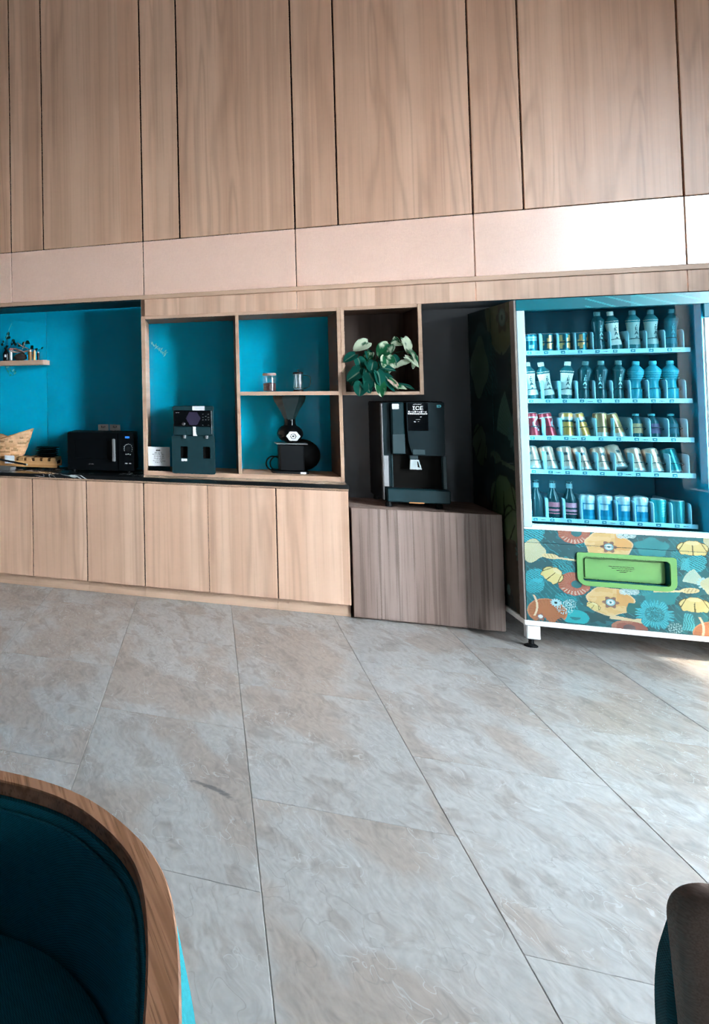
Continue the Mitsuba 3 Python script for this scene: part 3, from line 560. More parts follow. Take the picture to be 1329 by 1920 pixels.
for i, kd, le, sp, dx in ((0, 'cream_tea', -5, 0, .0), (1, 'cream_tea', -9, 14, .003), (2, 'cream_tea', 5, 0, -.006), (3, 'dark_tea', 5, -8, -.003), (4, 'dark_tea', 2, -22, 0), (5, 'dark_tea', 3, 5, -.004), (6, 'water', 3, 0, -.005), (7, 'water', 1, 0, -.002), (8, 'water', 0, 0, -.003)): drink(kd, 1, i, le, spin=sp, dx=dx)
for i, kd, le, sp in ((0, 'red_can', -3, 0), (1, 'red_can', -8, 30), (2, 'gold_can', 2, 0), (3, 'gold_can', -11, 25), (4, 'brown_can', 1, 0), (5, 'brown_can', -13, 20), (6, 'small_orange', 2, 0), (7, 'small_violet', -2, 0), (8, 'small_dark', 0, 0)): drink(kd, 2, i, le, back=-9, spin=sp, dz=.006)
for i, kd, le, bk in ((0, 'silver_can', -5, -17), (1, 'silver_can', -7, -17), (2, 'silver_can', -3, -17), (3, 'silver_can', -8, -17), (4, 'silver_can', -4, -17), (5, 'silver_can', -10, -24), (6, 'silver_can', -5, -17), (7, 'silver_can', -7, -17), (8, 'ghost_can', -6, -17)): drink(kd, 3, i, le, back=bk, spin=i*11-30, dz=.013+(.018 if i == 5 else 0))
for i, kd, sp in ((0, 'beer_plain', 0), (1, 'beer_red', 0), (2, 'beer_pink', 0), (3, 'blue_can', 0), (4, 'blue_can', -40), (5, 'blue_can', 20), (6, 'blue_can', 5), (7, 'teal_can', 0), (8, 'ghost_can', 0)): drink(kd, 4, i, 0, spin=sp, dz=.004 if i > 2 else 0)

# ------------------------------------------------------------------ things on the worktop, left
WT = .862
t = thing('microwave_oven', 'black microwave oven with silver handle on the black worktop', 'microwave')
put(t+'__body', bx(-1.0, -.515, .232, .56, .878, 1.168, .006), 'black_plastic')
put(t+'__door', ext_xz(rrect(-.999, -.632, .882, 1.165, .008).difference(rrect(-.945, -.692, .968, 1.112, .006)), .212, .230), 'black_gloss')
put(t+'__door__window_pane', bx(-.944, -.693, .219, .228, .969, 1.111), 'black_gloss', label='dark glass window')
put(t+'__door__handle', cat(bx(-.668, -.645, .182, .196, .952, 1.122, .004), bx(-.663, -.650, .195, .213, .96, .975), bx(-.663, -.650, .195, .213, 1.10, 1.115)), 'grey_metal', label='brushed silver handle')
put(t+'__control_panel', bx(-.629, -.516, .212, .230, .882, 1.165, .004), 'black_gloss')
scene['blue_led'] = {'type': 'diffuse', 'reflectance': {'type': 'rgb', 'value': [.02, .1, .3]}}
k = put(t+'__control_panel__display', bx(-.576, -.545, .2105, .2118, 1.126, 1.142), 'blue_led', label='lit blue display')
scene[k]['emitter'] = {'type': 'area', 'radiance': {'type': 'rgb', 'value': [.0003, .0022, .008]}}
dial = [bx(-.556+.030*math.cos(a)-.0015, -.556+.030*math.cos(a)+.0035, .2106, .2118, 1.048+.034*math.sin(a), 1.048+.034*math.sin(a)+.0025) for a in np.linspace(-.6, 3.6, 11)] + [bx(-.575+i*.014, -.567+i*.014, .2106, .2118, 1.004+.003*(i % 2), 1.008+.003*(i % 2)) for i in range(3)] + [bx(-.578+i*.028, -.564+i*.028, .2106, .2118, .937, .941) for i in range(2)]
put(t+'__control_panel__dial_marks', cat(*dial), 'white_print', kind='stuff')
put(t+'__control_panel__dial_knob', ext_xz(Point(-.556, 1.048).buffer(.018), .2045, .2119), 'black_plastic')
put(t+'__maker_mark', bx(-.842, -.808, .2112, .2122, .925, .9285), 'grey_metal')
for x in (-.96, -.56): put(t+'__foot', mv(lathe([(0, 0), (.014, 0), (.016, .016), (0, .016)], 14), (x, .26, WT+.0002)), 'black_plastic')
for x in (-.96, -.56): put(t+'__foot', mv(lathe([(0, 0), (.014, 0), (.016, .016), (0, .016)], 14), (x, .53, WT+.0002)), 'black_plastic')
for i, x in enumerate((-.816, -.727)):
    t = thing('power_socket', f'white wall socket above the microwave, the {["left", "right"][i]} one of the pair', 'socket')
    put(t+'__plate', bx(x, x+.081, .580, .5895, 1.150, 1.216, .003), 'grey_light' if 'grey_light' in scene else mat('grey_light', (.82, .80, .78), .5))
    put(t+'__outlet', cat(bx(x+.025, x+.031, .5793, .5801, 1.19, 1.203), bx(x+.037, x+.043, .5793, .5801, 1.186, 1.199), bx(x+.049, x+.055, .5793, .5801, 1.19, 1.203)), 'ink')
mat('bamboo', proc(wood((.32,.12,.03), (.52,.25,.085), (.60,.33,.14), period=.06, start=0, narrow=0, horizontal=True)), .45)
t = thing('slatted_tray', 'light wooden slatted tray under the woven bowl and dark plates', 'tray')
for y in (.300, .520): put(t+'__rail', bx(-2.1, -1.099, y, y+.02, .879, .929, .002), 'bamboo')
put(t+'__gap_shade_sheet', bx(-2.1, -1.107, .3215, .519, .905, .9288), 'gap_dark')  # dark sheet added so the gaps between the slats look shaded
for i in range(16): put(t+'__slat', bx(-1.147-.0636*i, -1.105-.0636*i, .298, .545, .9295, .955, .002), 'bamboo')
for x in (-2.05, -1.16):
    for y in (.302, .522): put(t+'__foot', bx(x, x+.04, y, y+.016, WT+.0002, .879), 'black_plastic')
# woven bowl
def bowl_c(p, n, uv):
    th = dr.atan2((p.y-.43)*1.6, p.x+1.535); row = dr.floor(p.z*70.0); seg = dr.floor(th*5.5 + 1.7*cell_rand(row, 1))
    r = cell_rand(row, seg, 2); edge = smoothstep(.10, .02, dr.abs(p.z*70.0 - row - 0.5) - .40)
    c = mix((.60,.32,.15), (.80,.50,.30), r); c = mix(c, (.34,.17,.05), smoothstep(.80, .86, r)*.8)
    g = noise(th*80, p.z*40); return mix(c*(.92+.16*g), (.42,.24,.10), 1-edge) if False else c*(.92+.16*g)
mat('bamboo_weave', proc(bowl_c), .42)
bn, bm = 56, 22
def bowl_pt(a, s, inset=0.0):
    A, B = .145+.085*s**.8-inset, .085+.045*s**.8-inset*.7; zr = 1.10 + .08*(abs(math.cos(a))**.8*.85 + .15*math.cos(a)**2)
    rough = .0018*(int(s*11) % 2)
    z = .957 + (zr-.957)*s
    return [-1.535+(A+rough)*math.cos(a), .43+(B+rough)*math.sin(a), z + (inset*.4 if s < .05 else 0)]
ang = np.linspace(0, 2*np.pi, bn, endpoint=False)
v = [bowl_pt(a, s) for s in np.linspace(0, 1, bm) for a in ang] + [bowl_pt(a, s, .007) for s in np.linspace(1, .02, bm) for a in ang]; f = []
for i in range(2*bm-1):
    for j in range(bn): q = (j+1) % bn; f += [[i*bn+j, i*bn+q, (i+1)*bn+q], [i*bn+j, (i+1)*bn+q, (i+1)*bn+j]]
c0 = len(v); v += [[-1.535, .43, .957], [-1.535, .43, .961]]
for j in range(bn): q = (j+1) % bn; f += [[c0, q, j], [c0+1, (2*bm-1)*bn+j, (2*bm-1)*bn+q]]
t = thing('woven_bowl', 'large boat-shaped woven bamboo bowl standing on the slatted tray', 'bowl')
put(t+'__body', trimesh.Trimesh(np.array(v), f, process=False), 'bamboo_weave', 25)
put(t+'__rim', tube([bowl_pt(a, 1.0, .003) for a in np.linspace(0, 2*np.pi, 60)], .0045, 8), 'bamboo', True, label='smooth pale rim')
plate = lathe([(0, 0), (.055, 0), (.06, .003), (.094, .013), (.096, .0145), (.093, .0155), (.058, .006), (0, .005)], 36); pp = mikit.ply(plate, 'black_gloss', 40)
for i, w in enumerate(('lowest', 'second lowest', 'middle', 'second highest', 'topmost')):
    k = numbered('dinner_plate'); labels[k] = {'label': f'dark glazed plate, {w} of the stack of five on the slatted tray', 'category': 'plate', 'group': 'dark plates stacked on the slatted tray'}
    scene[k] = {**pp, 'to_world': T().translate([-1.196+.004*math.sin(i*2.1), .43+.003*math.cos(i*3), .9555+.0158*i])}
one('name_card', rot(bx(-1.507, -1.427, .276, .278, .905, .970, .0005), .12, [1, 0, 0], (-1.46, .277, .92)), 'paper_white', 'small white card leaning on the front of the slatted tray', 'card')
t = thing('serving_knife', 'serving knife with dark handle and silver tip lying before the slatted tray', 'knife')
put(t+'__handle', tube([(-1.60, .19, .955), (-1.50, .195, .937), (-1.40, .20, .920), (-1.318, .20, .9075)], [.006, .008, .008, .007], 10), 'black_plastic', True)
put(t+'__end_cap', tube([(-1.3175, .20, .9074), (-1.307, .20, .905)], [.0085, .006], 10), 'chrome', True, label='silver end cap')
put(t+'__blade', cat(bx(-1.75, -1.598, .183, .187, .945, .965, .001)), 'chrome', label='steel blade')
one('steel_tray', cat(ext_xy(Polygon([(-1.95, .12), (-1.43, .12), (-1.405, .19), (-1.42, .27), (-1.95, .27)]), WT+.0003, WT+.006), ext_xy(Polygon([(-1.95, .115), (-1.425, .115), (-1.398, .19), (-1.415, .275), (-1.95, .275)]).difference(Polygon([(-1.94, .125), (-1.43, .125), (-1.408, .19), (-1.422, .265), (-1.94, .265)])), WT+.0062, WT+.024)), 'grey_metal', 'flat steel tray on the worktop at the left edge of the picture', 'tray')

# ------------------------------------------------------------------ floating shelf with decorations
sp = unary_union([sbox(-2.7, .43, -1.22, .588), Point(-1.235, .47).buffer(.04), sbox(-1.235, .47, -1.195, .588)])
one('floating_shelf', ext_xy(sp, 1.703, 1.7415), 'oak_edge', 'floating oak shelf with rounded end on the teal splashback', 'shelf')
FS = 1.7418
t = thing('small_jar', 'dark little flask with pale mark at the left edge of the floating shelf', 'bottle')
put(t+'__body', mv(lathe([(0, 0), (.024, 0), (.026, .01), (.026, .06), (.012, .085), (.011, .10), (0, .10)], 20), (-1.528, .455, FS)), 'black_gloss', 40)
put(t+'__mark', bx(-1.536, -1.520, .4275, .4287, FS+.03, FS+.052), 'white_print')
t = thing('small_jar', 'tall clear vial with white red cap on the floating shelf', 'bottle')
m = mv(lathe([(.0005, .001), (.015, 0), (.016, .004), (.016, .085), (.014, .09)], 20), (-1.487, .453, FS)); put(t+'__body', m, 'clear_glass', True)
put(t+'__cap', mv(lathe([(0, .09), (.02, .09), (.021, .098), (.018, .104), (0, .104)], 18), (-1.487, .453, FS)), mat('dusty_red', (.35, .10, .09), .6), 40)
put(t+'__filling', mv(lathe([(0, .003), (.011, .003), (.011, .07), (0, .075)], 14), (-1.487, .453, FS)), 'white_print', 40)
for i, (x, y, h, r, mt, nm, lb) in enumerate(((-1.332, .462, .072, .016, mat('amber', (.30, .12, .025), .3), 'small_jar', 'amber glass jar on the floating shelf beside the driftwood'), (-1.294, .456, .075, .012, mat('gold', (.75, .45, .17), .35, metallic=.6), 'small_jar', 'slim golden tube near the right end of the floating shelf'), (-1.266, .472, .060, .011, 'black_gloss', 'small_jar', 'slim black vial with silver cap, rightmost on the floating shelf'))):
    t = thing(nm, lb, 'bottle')
    put(t+'__body', mv(lathe([(0, 0), (r*.95, 0), (r, .003), (r, h-.008), (r*.9, h), (0, h)], 18), (x, y, FS)), mt, 40)
    put(t+'__cap', mv(lathe([(0, h), (r*.8, h), (r*.8, h+.009), (0, h+.010)], 16), (x, y, FS)), 'grey_metal', 40)
mat('driftwood', proc(lambda p, n, uv: mix((.16,.10,.08), (.42,.32,.27), fbm(p.x*60, p.y*60, p.z*90, 3))), .8)
one('bark_piece', (lambda m: m)(trimesh.Trimesh(*(lambda s: (s.vertices*np.array([.055, .035, .032])*(1+.35*(meshkit.fbm(s.vertices*2.2, 3)[:, None]-.5)) + np.array([-1.415, .49, FS+.030]), s.faces))(trimesh.creation.icosphere(3)), process=False)), mat('bark', (.035, .026, .022), .9), 'dark piece of bark on the floating shelf under the driftwood branch', 'bark', smooth=True)
t = thing('driftwood_branch', 'pale twisted driftwood branch arching over the floating shelf', 'branch')
def wob(a, b, n, amp, seed, r0, r1):
    q = np.linspace(0, 1, n)[:, None]; p = np.array(a)*(1-q) + np.array(b)*q
    w = np.stack([meshkit.noise(np.c_[q[:, 0]*4, np.full(n, seed+k*3.1), np.zeros(n)])-.5 for k in range(3)], 1)*amp*np.sin(q*np.pi)**.5
    return tube(p+w, np.linspace(r0, r1, n), 7)
put(t+'__main_branch', wob((-1.50, .50, FS+.085), (-1.325, .50, FS+.09), 14, .05, 2, .010, .007), 'driftwood', True)
put(t+'__main_branch', wob((-1.49, .49, FS+.075), (-1.33, .48, FS+.075), 14, .04, 8, .009, .005), 'driftwood', True)
put(t+'__twig', wob((-1.44, .48, FS+.15), (-1.32, .48, FS+.068), 12, .02, 4, .004, .003), 'driftwood', True)
put(t+'__twig', wob((-1.40, .49, FS+.10), (-1.375, .48, FS+.155), 8, .01, 5, .004, .002), 'driftwood', True)
put(t+'__twig', wob((-1.34, .49, FS+.08), (-1.30, .49, FS+.002), 9, .02, 6, .006, .005), 'driftwood', True)
put(t+'__twig', wob((-1.52, .49, FS+.002), (-1.495, .50, FS+.085), 9, .02, 7, .008, .008), 'driftwood', True)

def leaf(L, W, fold=.25, curl=.5, tip=1.6, nu=9, nv=7):
    """Leaf along +x from its stalk, face up (+z), width along y."""
    v, uvw = [], []
    for i in range(nu):
        s = i/(nu-1); w = W*.5*(math.sin(math.pi*min(1, s*.98+.02)**.62)**.9)*(1 - .25*s**tip) if s < 1 else 0.0
        w = W*.5*max(0, (1-(2*abs(s-.36)/(1.28 if s > .36 else .86))**2))**.75
        for j in range(nv):
            q = 2*j/(nv-1)-1
            x = L*s; y = w*q; z = fold*abs(y) - curl*L*(s**2)*.5 + .02*L*math.sin(9*s+2*q)
            v.append([x - .10*L*(abs(q)**2)*(s < .25), y, z]); uvw.append((s, q))
    f = []
    for i in range(nu-1):
        for j in range(nv-1): a = i*nv+j; f += [[a, a+nv, a+nv+1], [a, a+nv+1, a+1]]
    return np.array(v), np.array(f), np.array(uvw)
def place_leaf(v, base, d, nrm):
    d = np.array(d, float); d /= np.linalg.norm(d); nrm = np.array(nrm, float); nrm = nrm - d*(nrm@d); nrm /= np.linalg.norm(nrm); s = np.cross(nrm, d)
    return v @ np.stack([d, s, nrm]) + np.array(base)
t = thing('dried_sprig', 'dark sprig of small round leaves behind the driftwood on the floating shelf', 'plant')
mat('twig_dark', (.05, .06, .05), .8)
for i, (a, b) in enumerate((((-1.55, .50, FS), (-1.535, .50, FS+.23)), ((-1.53, .50, FS+.05), (-1.49, .49, FS+.19)), ((-1.45, .50, FS+.03), (-1.37, .49, FS+.16)), ((-1.38, .5, FS+.05), (-1.325, .49, FS+.11)), ((-1.35, .50, FS+.06), (-1.245, .49, FS+.10)))):
    put(t+'__stem', wob((a[0], .545, a[2]), (b[0], .545, b[2]), 8, .02, i+20, .0025, .0012), 'twig_dark', True)
for i in range(26):
    a = rng.uniform(-1, 1)
    px, pz = [(-1.53, .22), (-1.51, .20), (-1.535, .19), (-1.485, .165), (-1.475, .17), (-1.495, .15), (-1.36, .15), (-1.37, .14), (-1.35, .14), (-1.325, .11), (-1.335, .12), (-1.42, .13), (-1.41, .14), (-1.31, .09), (-1.25, .105), (-1.245, .095), (-1.56, .16), (-1.57, .14), (-1.55, .12), (-1.44, .12), (-1.30, .085), (-1.34, .10), (-1.39, .125), (-1.56, .10), (-1.55, .08), (-1.46, .135)][i]
    v, f, q = leaf(rng.uniform(.022, .032) if i not in (14, 15) else .014, rng.uniform(.020, .028) if i not in (14, 15) else .01, .2, .3, nu=6, nv=5)
    c = np.tile(np.array([.004, .022, .022])*rng.uniform(.6, 1.6), (len(v), 1)); put(t+'__leaf', (place_leaf(v, (px, .540+rng.uniform(-.012, .012), FS+pz), (a, -.2, rng.uniform(-.4, .9)), (.2*a, -1, .4)), f), 'leaf_vcol', True, color=c)
one('plant_stalk', wob((-1.537, .49, FS+.185), (-1.485, .49, FS+.315), 10, .012, 31, .003, .0012), mat('pale_stalk', (.10, .42, .44), .6), 'thin pale stalk rising above the dark sprig on the floating shelf', 'plant', smooth=True)
t = thing('tendril_reflection', 'thin looping reflection modelled as a green tendril below the floating shelf', 'plant')  # reflection below the shelf, built as looping stems and leaves
put(t+'__stem', tube([(-1.535, .45, 1.702), (-1.525, .45, 1.665), (-1.50, .45, 1.625), (-1.475, .45, 1.616), (-1.455, .45, 1.63), (-1.448, .45, 1.655)], .0016, 6), mat('reflection_green', (.01, .16, .15), .6), True)
put(t+'__stem', tube([(-1.50, .455, 1.702), (-1.49, .455, 1.66), (-1.475, .455, 1.635), (-1.458, .455, 1.640)], .0012, 6), 'reflection_green', True)
for i, (x, z) in enumerate(((-1.525, 1.685), (-1.505, 1.645), (-1.485, 1.63), (-1.462, 1.632), (-1.452, 1.645), (-1.49, 1.67), (-1.475, 1.655))):
    v, f, q = leaf(.024, .011, .2, .3, nu=6, nv=5); put(t+'__leaf', (place_leaf(v, (x, .449, z), (math.cos(i*2.2), -.1, math.sin(i*2.2)*.7+.3), (.1, -1, .3)), f), 'leaf_vcol', True, color=np.tile([.03, .32, .30] if i % 3 else [.25, .60, .58], (len(v), 1)))

# ------------------------------------------------------------------ in the display shelf
SB = .8934
t = thing('coffee_machine', 'slate grey drink dispenser with black screen standing in the display shelf', 'coffee machine')
Y0 = .140
put(t+'__body', bx(-.236, .028, Y0+.03, .50, SB, 1.335, .004), 'slate_plastic')
holes = unary_union([rrect(-.192, -.145, .996, 1.080, .006), rrect(-.044, .002, .996, 1.080, .006)])
put(t+'__front_plate', cat(ext_xz(rrect(-.250, .034, .885, 1.156, .014).difference(holes), Y0-.004, Y0+.026)), 'slate_plastic')
for x0, x1 in ((-.192, -.145), (-.044, .002)): put(t+'__slot', bx(x0, x1, Y0+.024, Y0+.029, .997, 1.079), 'gap_dark', label='dark recessed grip')
put(t+'__middle_block', bx(-.237, .020, Y0+.004, Y0+.029, 1.159, 1.222, .004), 'slate_plastic')
put(t+'__screen', ext_xz(rrect(-.232, .010, 1.224, 1.335, .008), Y0+.002, Y0+.029), 'black_gloss', label='glossy black screen')
put(t+'__edge_strip', bx(.0115, .017, Y0+.001, Y0+.029, 1.170, 1.336, .001), 'grey_metal', label='silver edge strip')
put(t+'__lid', bx(-.241, .031, Y0-.006, .50, 1.3375, 1.367, .004), 'slate_plastic')
hexa = Polygon([(-.104+.052*math.cos(a)*(.95), 1.281+.054*math.sin(a)) for a in np.arange(6)*math.pi/3])
put(t+'__screen__emblem', ext_xz(hexa, Y0-.003, Y0+.0015), mat('violet_gloss', (.035, .028, .055), .15), label='dark violet hexagon emblem')
put(t+'__screen__knob', mv(rot(lathe([(0, 0), (.012, 0), (.013, .006), (.010, .018), (0, .020)], 18), math.pi/2, [1, 0, 0]), (-.168, Y0+.001, 1.242)), 'chrome', 40, label='small silver knob')
put(t+'__screen__button_marks', cat(*[bx(-.045+.018*i, -.036+.018*i, Y0+.0008, Y0+.0018, z, z+.003) for i, z in ((0, 1.31), (2, 1.31), (1, 1.295), (0, 1.288), (2, 1.286), (0, 1.27), (1, 1.27), (2, 1.27), (0, 1.232), (2, 1.232))] + [bx(-.222, -.195, Y0+.0008, Y0+.0018, 1.320, 1.3235)]), 'grey_metal', kind='stuff')
for x in (-.163, -.018): put(t+'__spout', mv(lathe([(0, 0), (.008, 0), (.011, .006), (.011, .022), (0, .022)], 16), (x, Y0-.010, 1.137)), 'chrome', 40, label='chrome spout')
put(t+'__label_sticker', bx(-.108, -.028, Y0-.0085, Y0-.0065, 1.338, 1.369), 'paper_white', label='white paper sticker on the lid')
put(t+'__label_sticker', bx(-.187, -.149, Y0-.0055, Y0-.0045, .974, .992), 'paper_white', label='small white sticker')
put(t+'__towel_strip', ext_xz(Polygon([(-.107, 1.222), (-.088, 1.222), (-.086, 1.17), (-.078, 1.156), (-.107, 1.156)]), Y0-.0005, Y0+.0035), 'paper_white', label='white strip')
t = thing('info_sign', 'white printed notice in a black stand left of the drink dispenser', 'sign')
put(t+'__sheet', bx(-.416, -.266, .205, .209, .927, 1.068, .001), 'paper_white')
put(t+'__stand', cat(bx(-.415, -.266, .195, .235, SB, .926, .002)), 'black_gloss')
lines = [(.345, .03, 1.036, .012), (.345, .055, 1.022, .004), (.345, .085, 1.012, .003), (.34, .07, .998, .003), (.34, .075, .986, .0025), (.345, .06, .976, .0025), (.34, .09, .964, .0025), (.345, .05, .952, .003)]
put(t+'__sheet__print_lines', cat(*[bx(-c-w/2+j*w/4, -c-w/2+j*w/4+w/4*.8, .2038, .2051, z, z+h) for c, w, z, h in lines for j in range(4)]), 'ink', kind='stuff')
t = thing('sprig_reflection', 'pale reflection modelled as a leaf sprig on the teal back above the drink dispenser', 'reflection')
mat('reflection_pale', (.22, .62, .66), .5)  # glossy reflection in the teal back, built as pale leaf shapes
put(t+'__stem', tube([(-.398, .583, 1.865), (-.372, .583, 1.825), (-.335, .583, 1.795), (-.295, .583, 1.770)], .0018, 6), 'reflection_pale', True)
for i in range(17):
    s = i/16; x = -.398+.105*s + .008*math.sin(i*5); z = 1.865-.095*s**.8 + .006*math.cos(i*3); v, f, q = leaf(.024, .007, .1, .1, nu=5, nv=3); an = -.7 + (1.5 if i % 2 else -1.1) + .5*math.sin(i*7)
    put(t+'__leaf', (place_leaf(v, (x, .5815, z), (math.cos(an), 0, math.sin(an)), (0, -1, 0)), f), 'reflection_pale', True)
# grinder
GX, GY = .522, .40
t = thing('coffee_grinder', 'black coffee grinder with smoked funnel hopper and white hexagon badge in the lower shelf', 'coffee grinder')
put(t+'__base', ext_xy(rrect(.40, .625, .30, .52, .03), SB, SB+.014), 'black_plastic', 40)
put(t+'__housing', bx(.447, .60, .33, .50, SB+.0145, 1.096, .008), 'black_plastic')
put(t+'__motor', mv(rot(lathe([(0, 0), (.10, 0), (.112, .012), (.112, .06), (.09, .075), (0, .08)], 36), math.pi/2, [1, 0, 0]), (.602, .54, 1.015)), 'black_plastic', 40)
put(t+'__platform', bx(.427, .622, .315, .51, 1.0965, 1.104, .002), 'grey_metal', label='thin silver platform')
put(t+'__globe', mv(lathe([(0, 0)]+[(.081*math.sin(a), .066-.066*math.cos(a)) for a in np.linspace(.25, 2.75, 16)]+[(0, .128)], 32), (GX, GY, 1.1045)), 'black_gloss', True, label='glossy black globe')
put(t+'__collar', mv(lathe([(0, 0), (.040, 0), (.036, .012), (.035, .044), (0, .044)], 24), (GX, GY, 1.228)), 'black_gloss', 40)
scene['smoked'] = {'type': 'twosided', 'bsdf': {'type': 'principled', 'base_color': {'type': 'rgb', 'value': [.016, .034, .036]}, 'roughness': .15}}
put(t+'__hopper', mv(lathe([(.034, 0), (.060, .062), (.094, .125), (.101, .150), (.102, .168), (0, .168)], 6), (GX, GY, 1.272)), 'smoked', 20, label='smoked faceted hopper')
hx = Polygon([(GX+.012+(.040+.003*math.cos(6*a))*math.cos(a), 1.155+(.034+.003*math.cos(6*a))*math.sin(a)) for a in np.linspace(0, 2*math.pi, 36, endpoint=False)])
put(t+'__badge', cat(ext_xz(hx, GY-.086, GY-.080)), 'paper_white', label='white hexagonal badge')
put(t+'__badge__badge_print', cat(ext_xz(Point(GX+.012, 1.155).buffer(.018).difference(Point(GX+.012, 1.155).buffer(.015)), GY-.0866, GY-.0859), text_xz('W', .012, GX+.012, GY-.0859, 1.149, .0008) if False else bx(GX+.006, GX+.018, GY-.0866, GY-.0859, 1.150, 1.160)), 'slate_plastic', kind='stuff')
put(t+'__tag', bx(.572, .605, .288, .2895, .908, .924), 'paper_white', label='small white tag') if False else put(t+'__tag', bx(.572, .605, .2975, .2995, .8945, .9075), 'paper_white', label='small white tag')
for cx in (.415, .440):
    put(t+'__cable', tube([[cx+.047*math.cos(a), .43+.01*math.sin(2*a), .952+.052*math.sin(a)] for a in np.linspace(.3, 2*math.pi-.3, 28)], .0045, 8), 'black_plastic', True)
# jar and french press on the middle shelf
MS = 1.4708
t = thing('coffee_jar', 'glass jar half full of coffee beans with pinkish lid on the middle shelf', 'jar')
put(t+'__glass', mv(lathe([(.001, .001), (.038, 0), (.041, .004), (.041, .095), (.034, .108), (.034, .113)], 28), (.396, .33, MS)), 'clear_glass', True)
put(t+'__beans', mv(lathe([(0, .003), (.037, .003), (.039, .008), (.039, .058), (.02, .063), (0, .061)], 24), (.396, .33, MS)), mat('beans', proc(lambda p, n, uv: mix((.025,.010,.012), (.13,.055,.055), voronoi(p.x*90+p.y*40, p.z*90)[0])), .5), 40, kind='stuff', label='dark coffee beans')
put(t+'__lid', mv(lathe([(0, .1135), (.042, .1135), (.043, .118), (.043, .126), (.038, .131), (0, .131)], 28), (.396, .33, MS)), mat('lid_pink', (.42, .28, .25), .5), 40, label='pinkish wooden lid')
t = thing('french_press', 'small glass french press with black lid on the middle shelf', 'french press')
put(t+'__beaker', mv(lathe([(.001, .012), (.028, .011), (.029, .015), (.029, .122)], 26), (.574, .33, MS)), 'clear_glass', True)
put(t+'__base', mv(lathe([(0, 0), (.031, 0), (.031, .010), (0, .010)], 26), (.574, .33, MS)), 'black_plastic', 40)
put(t+'__lid', mv(lathe([(0, .1225), (.031, .1225), (.032, .128), (.028, .136), (0, .137)], 26), (.574, .33, MS)), 'black_plastic', 40)
put(t+'__plunger', cat(mv(lathe([(0, .137), (.0025, .137), (.0025, .146), (.008, .148), (.008, .154), (0, .156)], 12), (.574, .33, MS)), mv(lathe([(0, .02), (.0018, .02), (.0018, .122), (0, .122)], 8), (.574, .33, MS)), mv(lathe([(0, .022), (.026, .022), (.026, .026), (0, .026)], 20), (.574, .33, MS))), 'slate_plastic', 40, label='thin plunger rod and disc')
put(t+'__handle', tube([(.604, .33, MS+.112), (.63, .33, MS+.112), (.648, .33, MS+.098), (.65, .33, MS+.06), (.64, .33, MS+.03), (.605, .33, MS+.018)], .0028, 8), 'slate_plastic', True)

# ------------------------------------------------------------------ variegated plant
t = thing('variegated_plant', 'variegated ivy-like plant with cream and dark green leaves in the square cubby box', 'plant')
put(t+'__pot', mv(lathe([(0, 0), (.055, 0), (.072, .085), (.076, .085), (.076, .097), (.066, .097), (.064, .08), (0, .08)], 28), (1.0, .36, 1.4648)), 'black_plastic', 40, label='small dark pot')
PL = [ # px x, z, length, width, direction (x, z), normal (x, z), cream share, y
 (.975, 1.795, .100, .085, (-.9, -.45), (-.2, .35), .85, .20), (.985, 1.725, .085, .065, (-.5, -.85), (-.5, .3), .55, .18), (.965, 1.735, .07, .06, (.3, -.9), (.5, .2), .1, .19),
 (1.085, 1.775, .105, .10, (-.6, -.7), (-.1, .5), .50, .16), (1.06, 1.70, .115, .085, (.15, -1), (.1, .2), .62, .14), (1.10, 1.775, .07, .05, (.8, .1), (0, .8), .7, .18), (1.10, 1.70, .08, .06, (.5, -.9), (.8, .2), .15, .16),
 (1.165, 1.815, .110, .070, (.35, -.95), (.6, .25), .75, .18), (1.135, 1.77, .06, .05, (-.3, .8), (-.5, .3), .6, .19), (1.190, 1.735, .11, .055, (.55, -.9), (.8, .5), .55, .17), (1.165, 1.690, .10, .045, (.8, -.55), (.2, .9), .85, .15), (1.19, 1.665, .10, .045, (-.95, -.35), (0, .9), .75, .15), (1.205, 1.67, .06, .04, (.2, -1), (.7, .2), .7, .16),
 (.895, 1.715, .085, .065, (-.85, -.5), (-.3, .4), .05, .16), (.905, 1.69, .08, .07, (.3, -.95), (.2, .3), .03, .15), (.955, 1.665, .09, .07, (.5, -.9), (.3, .4), .05, .13), (.92, 1.625, .085, .075, (-.75, -.75), (-.3, .4), .06, .13), (.915, 1.60, .10, .08, (-.85, -.6), (0, .4), .05, .12), (.945, 1.61, .085, .055, (-.1, -1), (.6, .2), .05, .12), (.96, 1.59, .10, .075, (.35, -.95), (-.3, .2), .08, .11), (1.005, 1.60, .10, .07, (.25, -1), (.4, .2), .04, .11),
 (.915, 1.53, .095, .085, (-.15, -1), (0, .3), .06, .11), (.925, 1.535, .09, .07, (.55, -.9), (.2, .3), .05, .12), (1.015, 1.535, .105, .065, (.12, -1), (0, .25), .45, .115), (1.0, 1.55, .06, .045, (-.5, -.9), (-.5, .3), .1, .12), (1.02, 1.62, .09, .05, (.95, -.05), (0, .9), .1, .13), (1.045, 1.575, .09, .06, (.6, -.8), (.1, .6), .08, .14),
 (1.07, 1.545, .085, .045, (.7, -.7), (.2, .8), .55, .13), (1.09, 1.50, .08, .04, (.95, -.1), (0, .8), .6, .14), (1.04, 1.53, .09, .03, (.75, -.65), (.1, .7), .25, .13), (1.13, 1.51, .09, .035, (.95, -.2), (0, .9), .0, .17), (.89, 1.57, .07, .06, (-.5, -.85), (-.5, .3), .05, .13), (.985, 1.66, .08, .06, (-.2, -.9), (0, .5), .05, .12), (1.03, 1.665, .08, .05, (.4, -.9), (.3, .4), .05, .14), (.95, 1.56, .08, .065, (.1, -1), (.1, .4), .04, .115)]
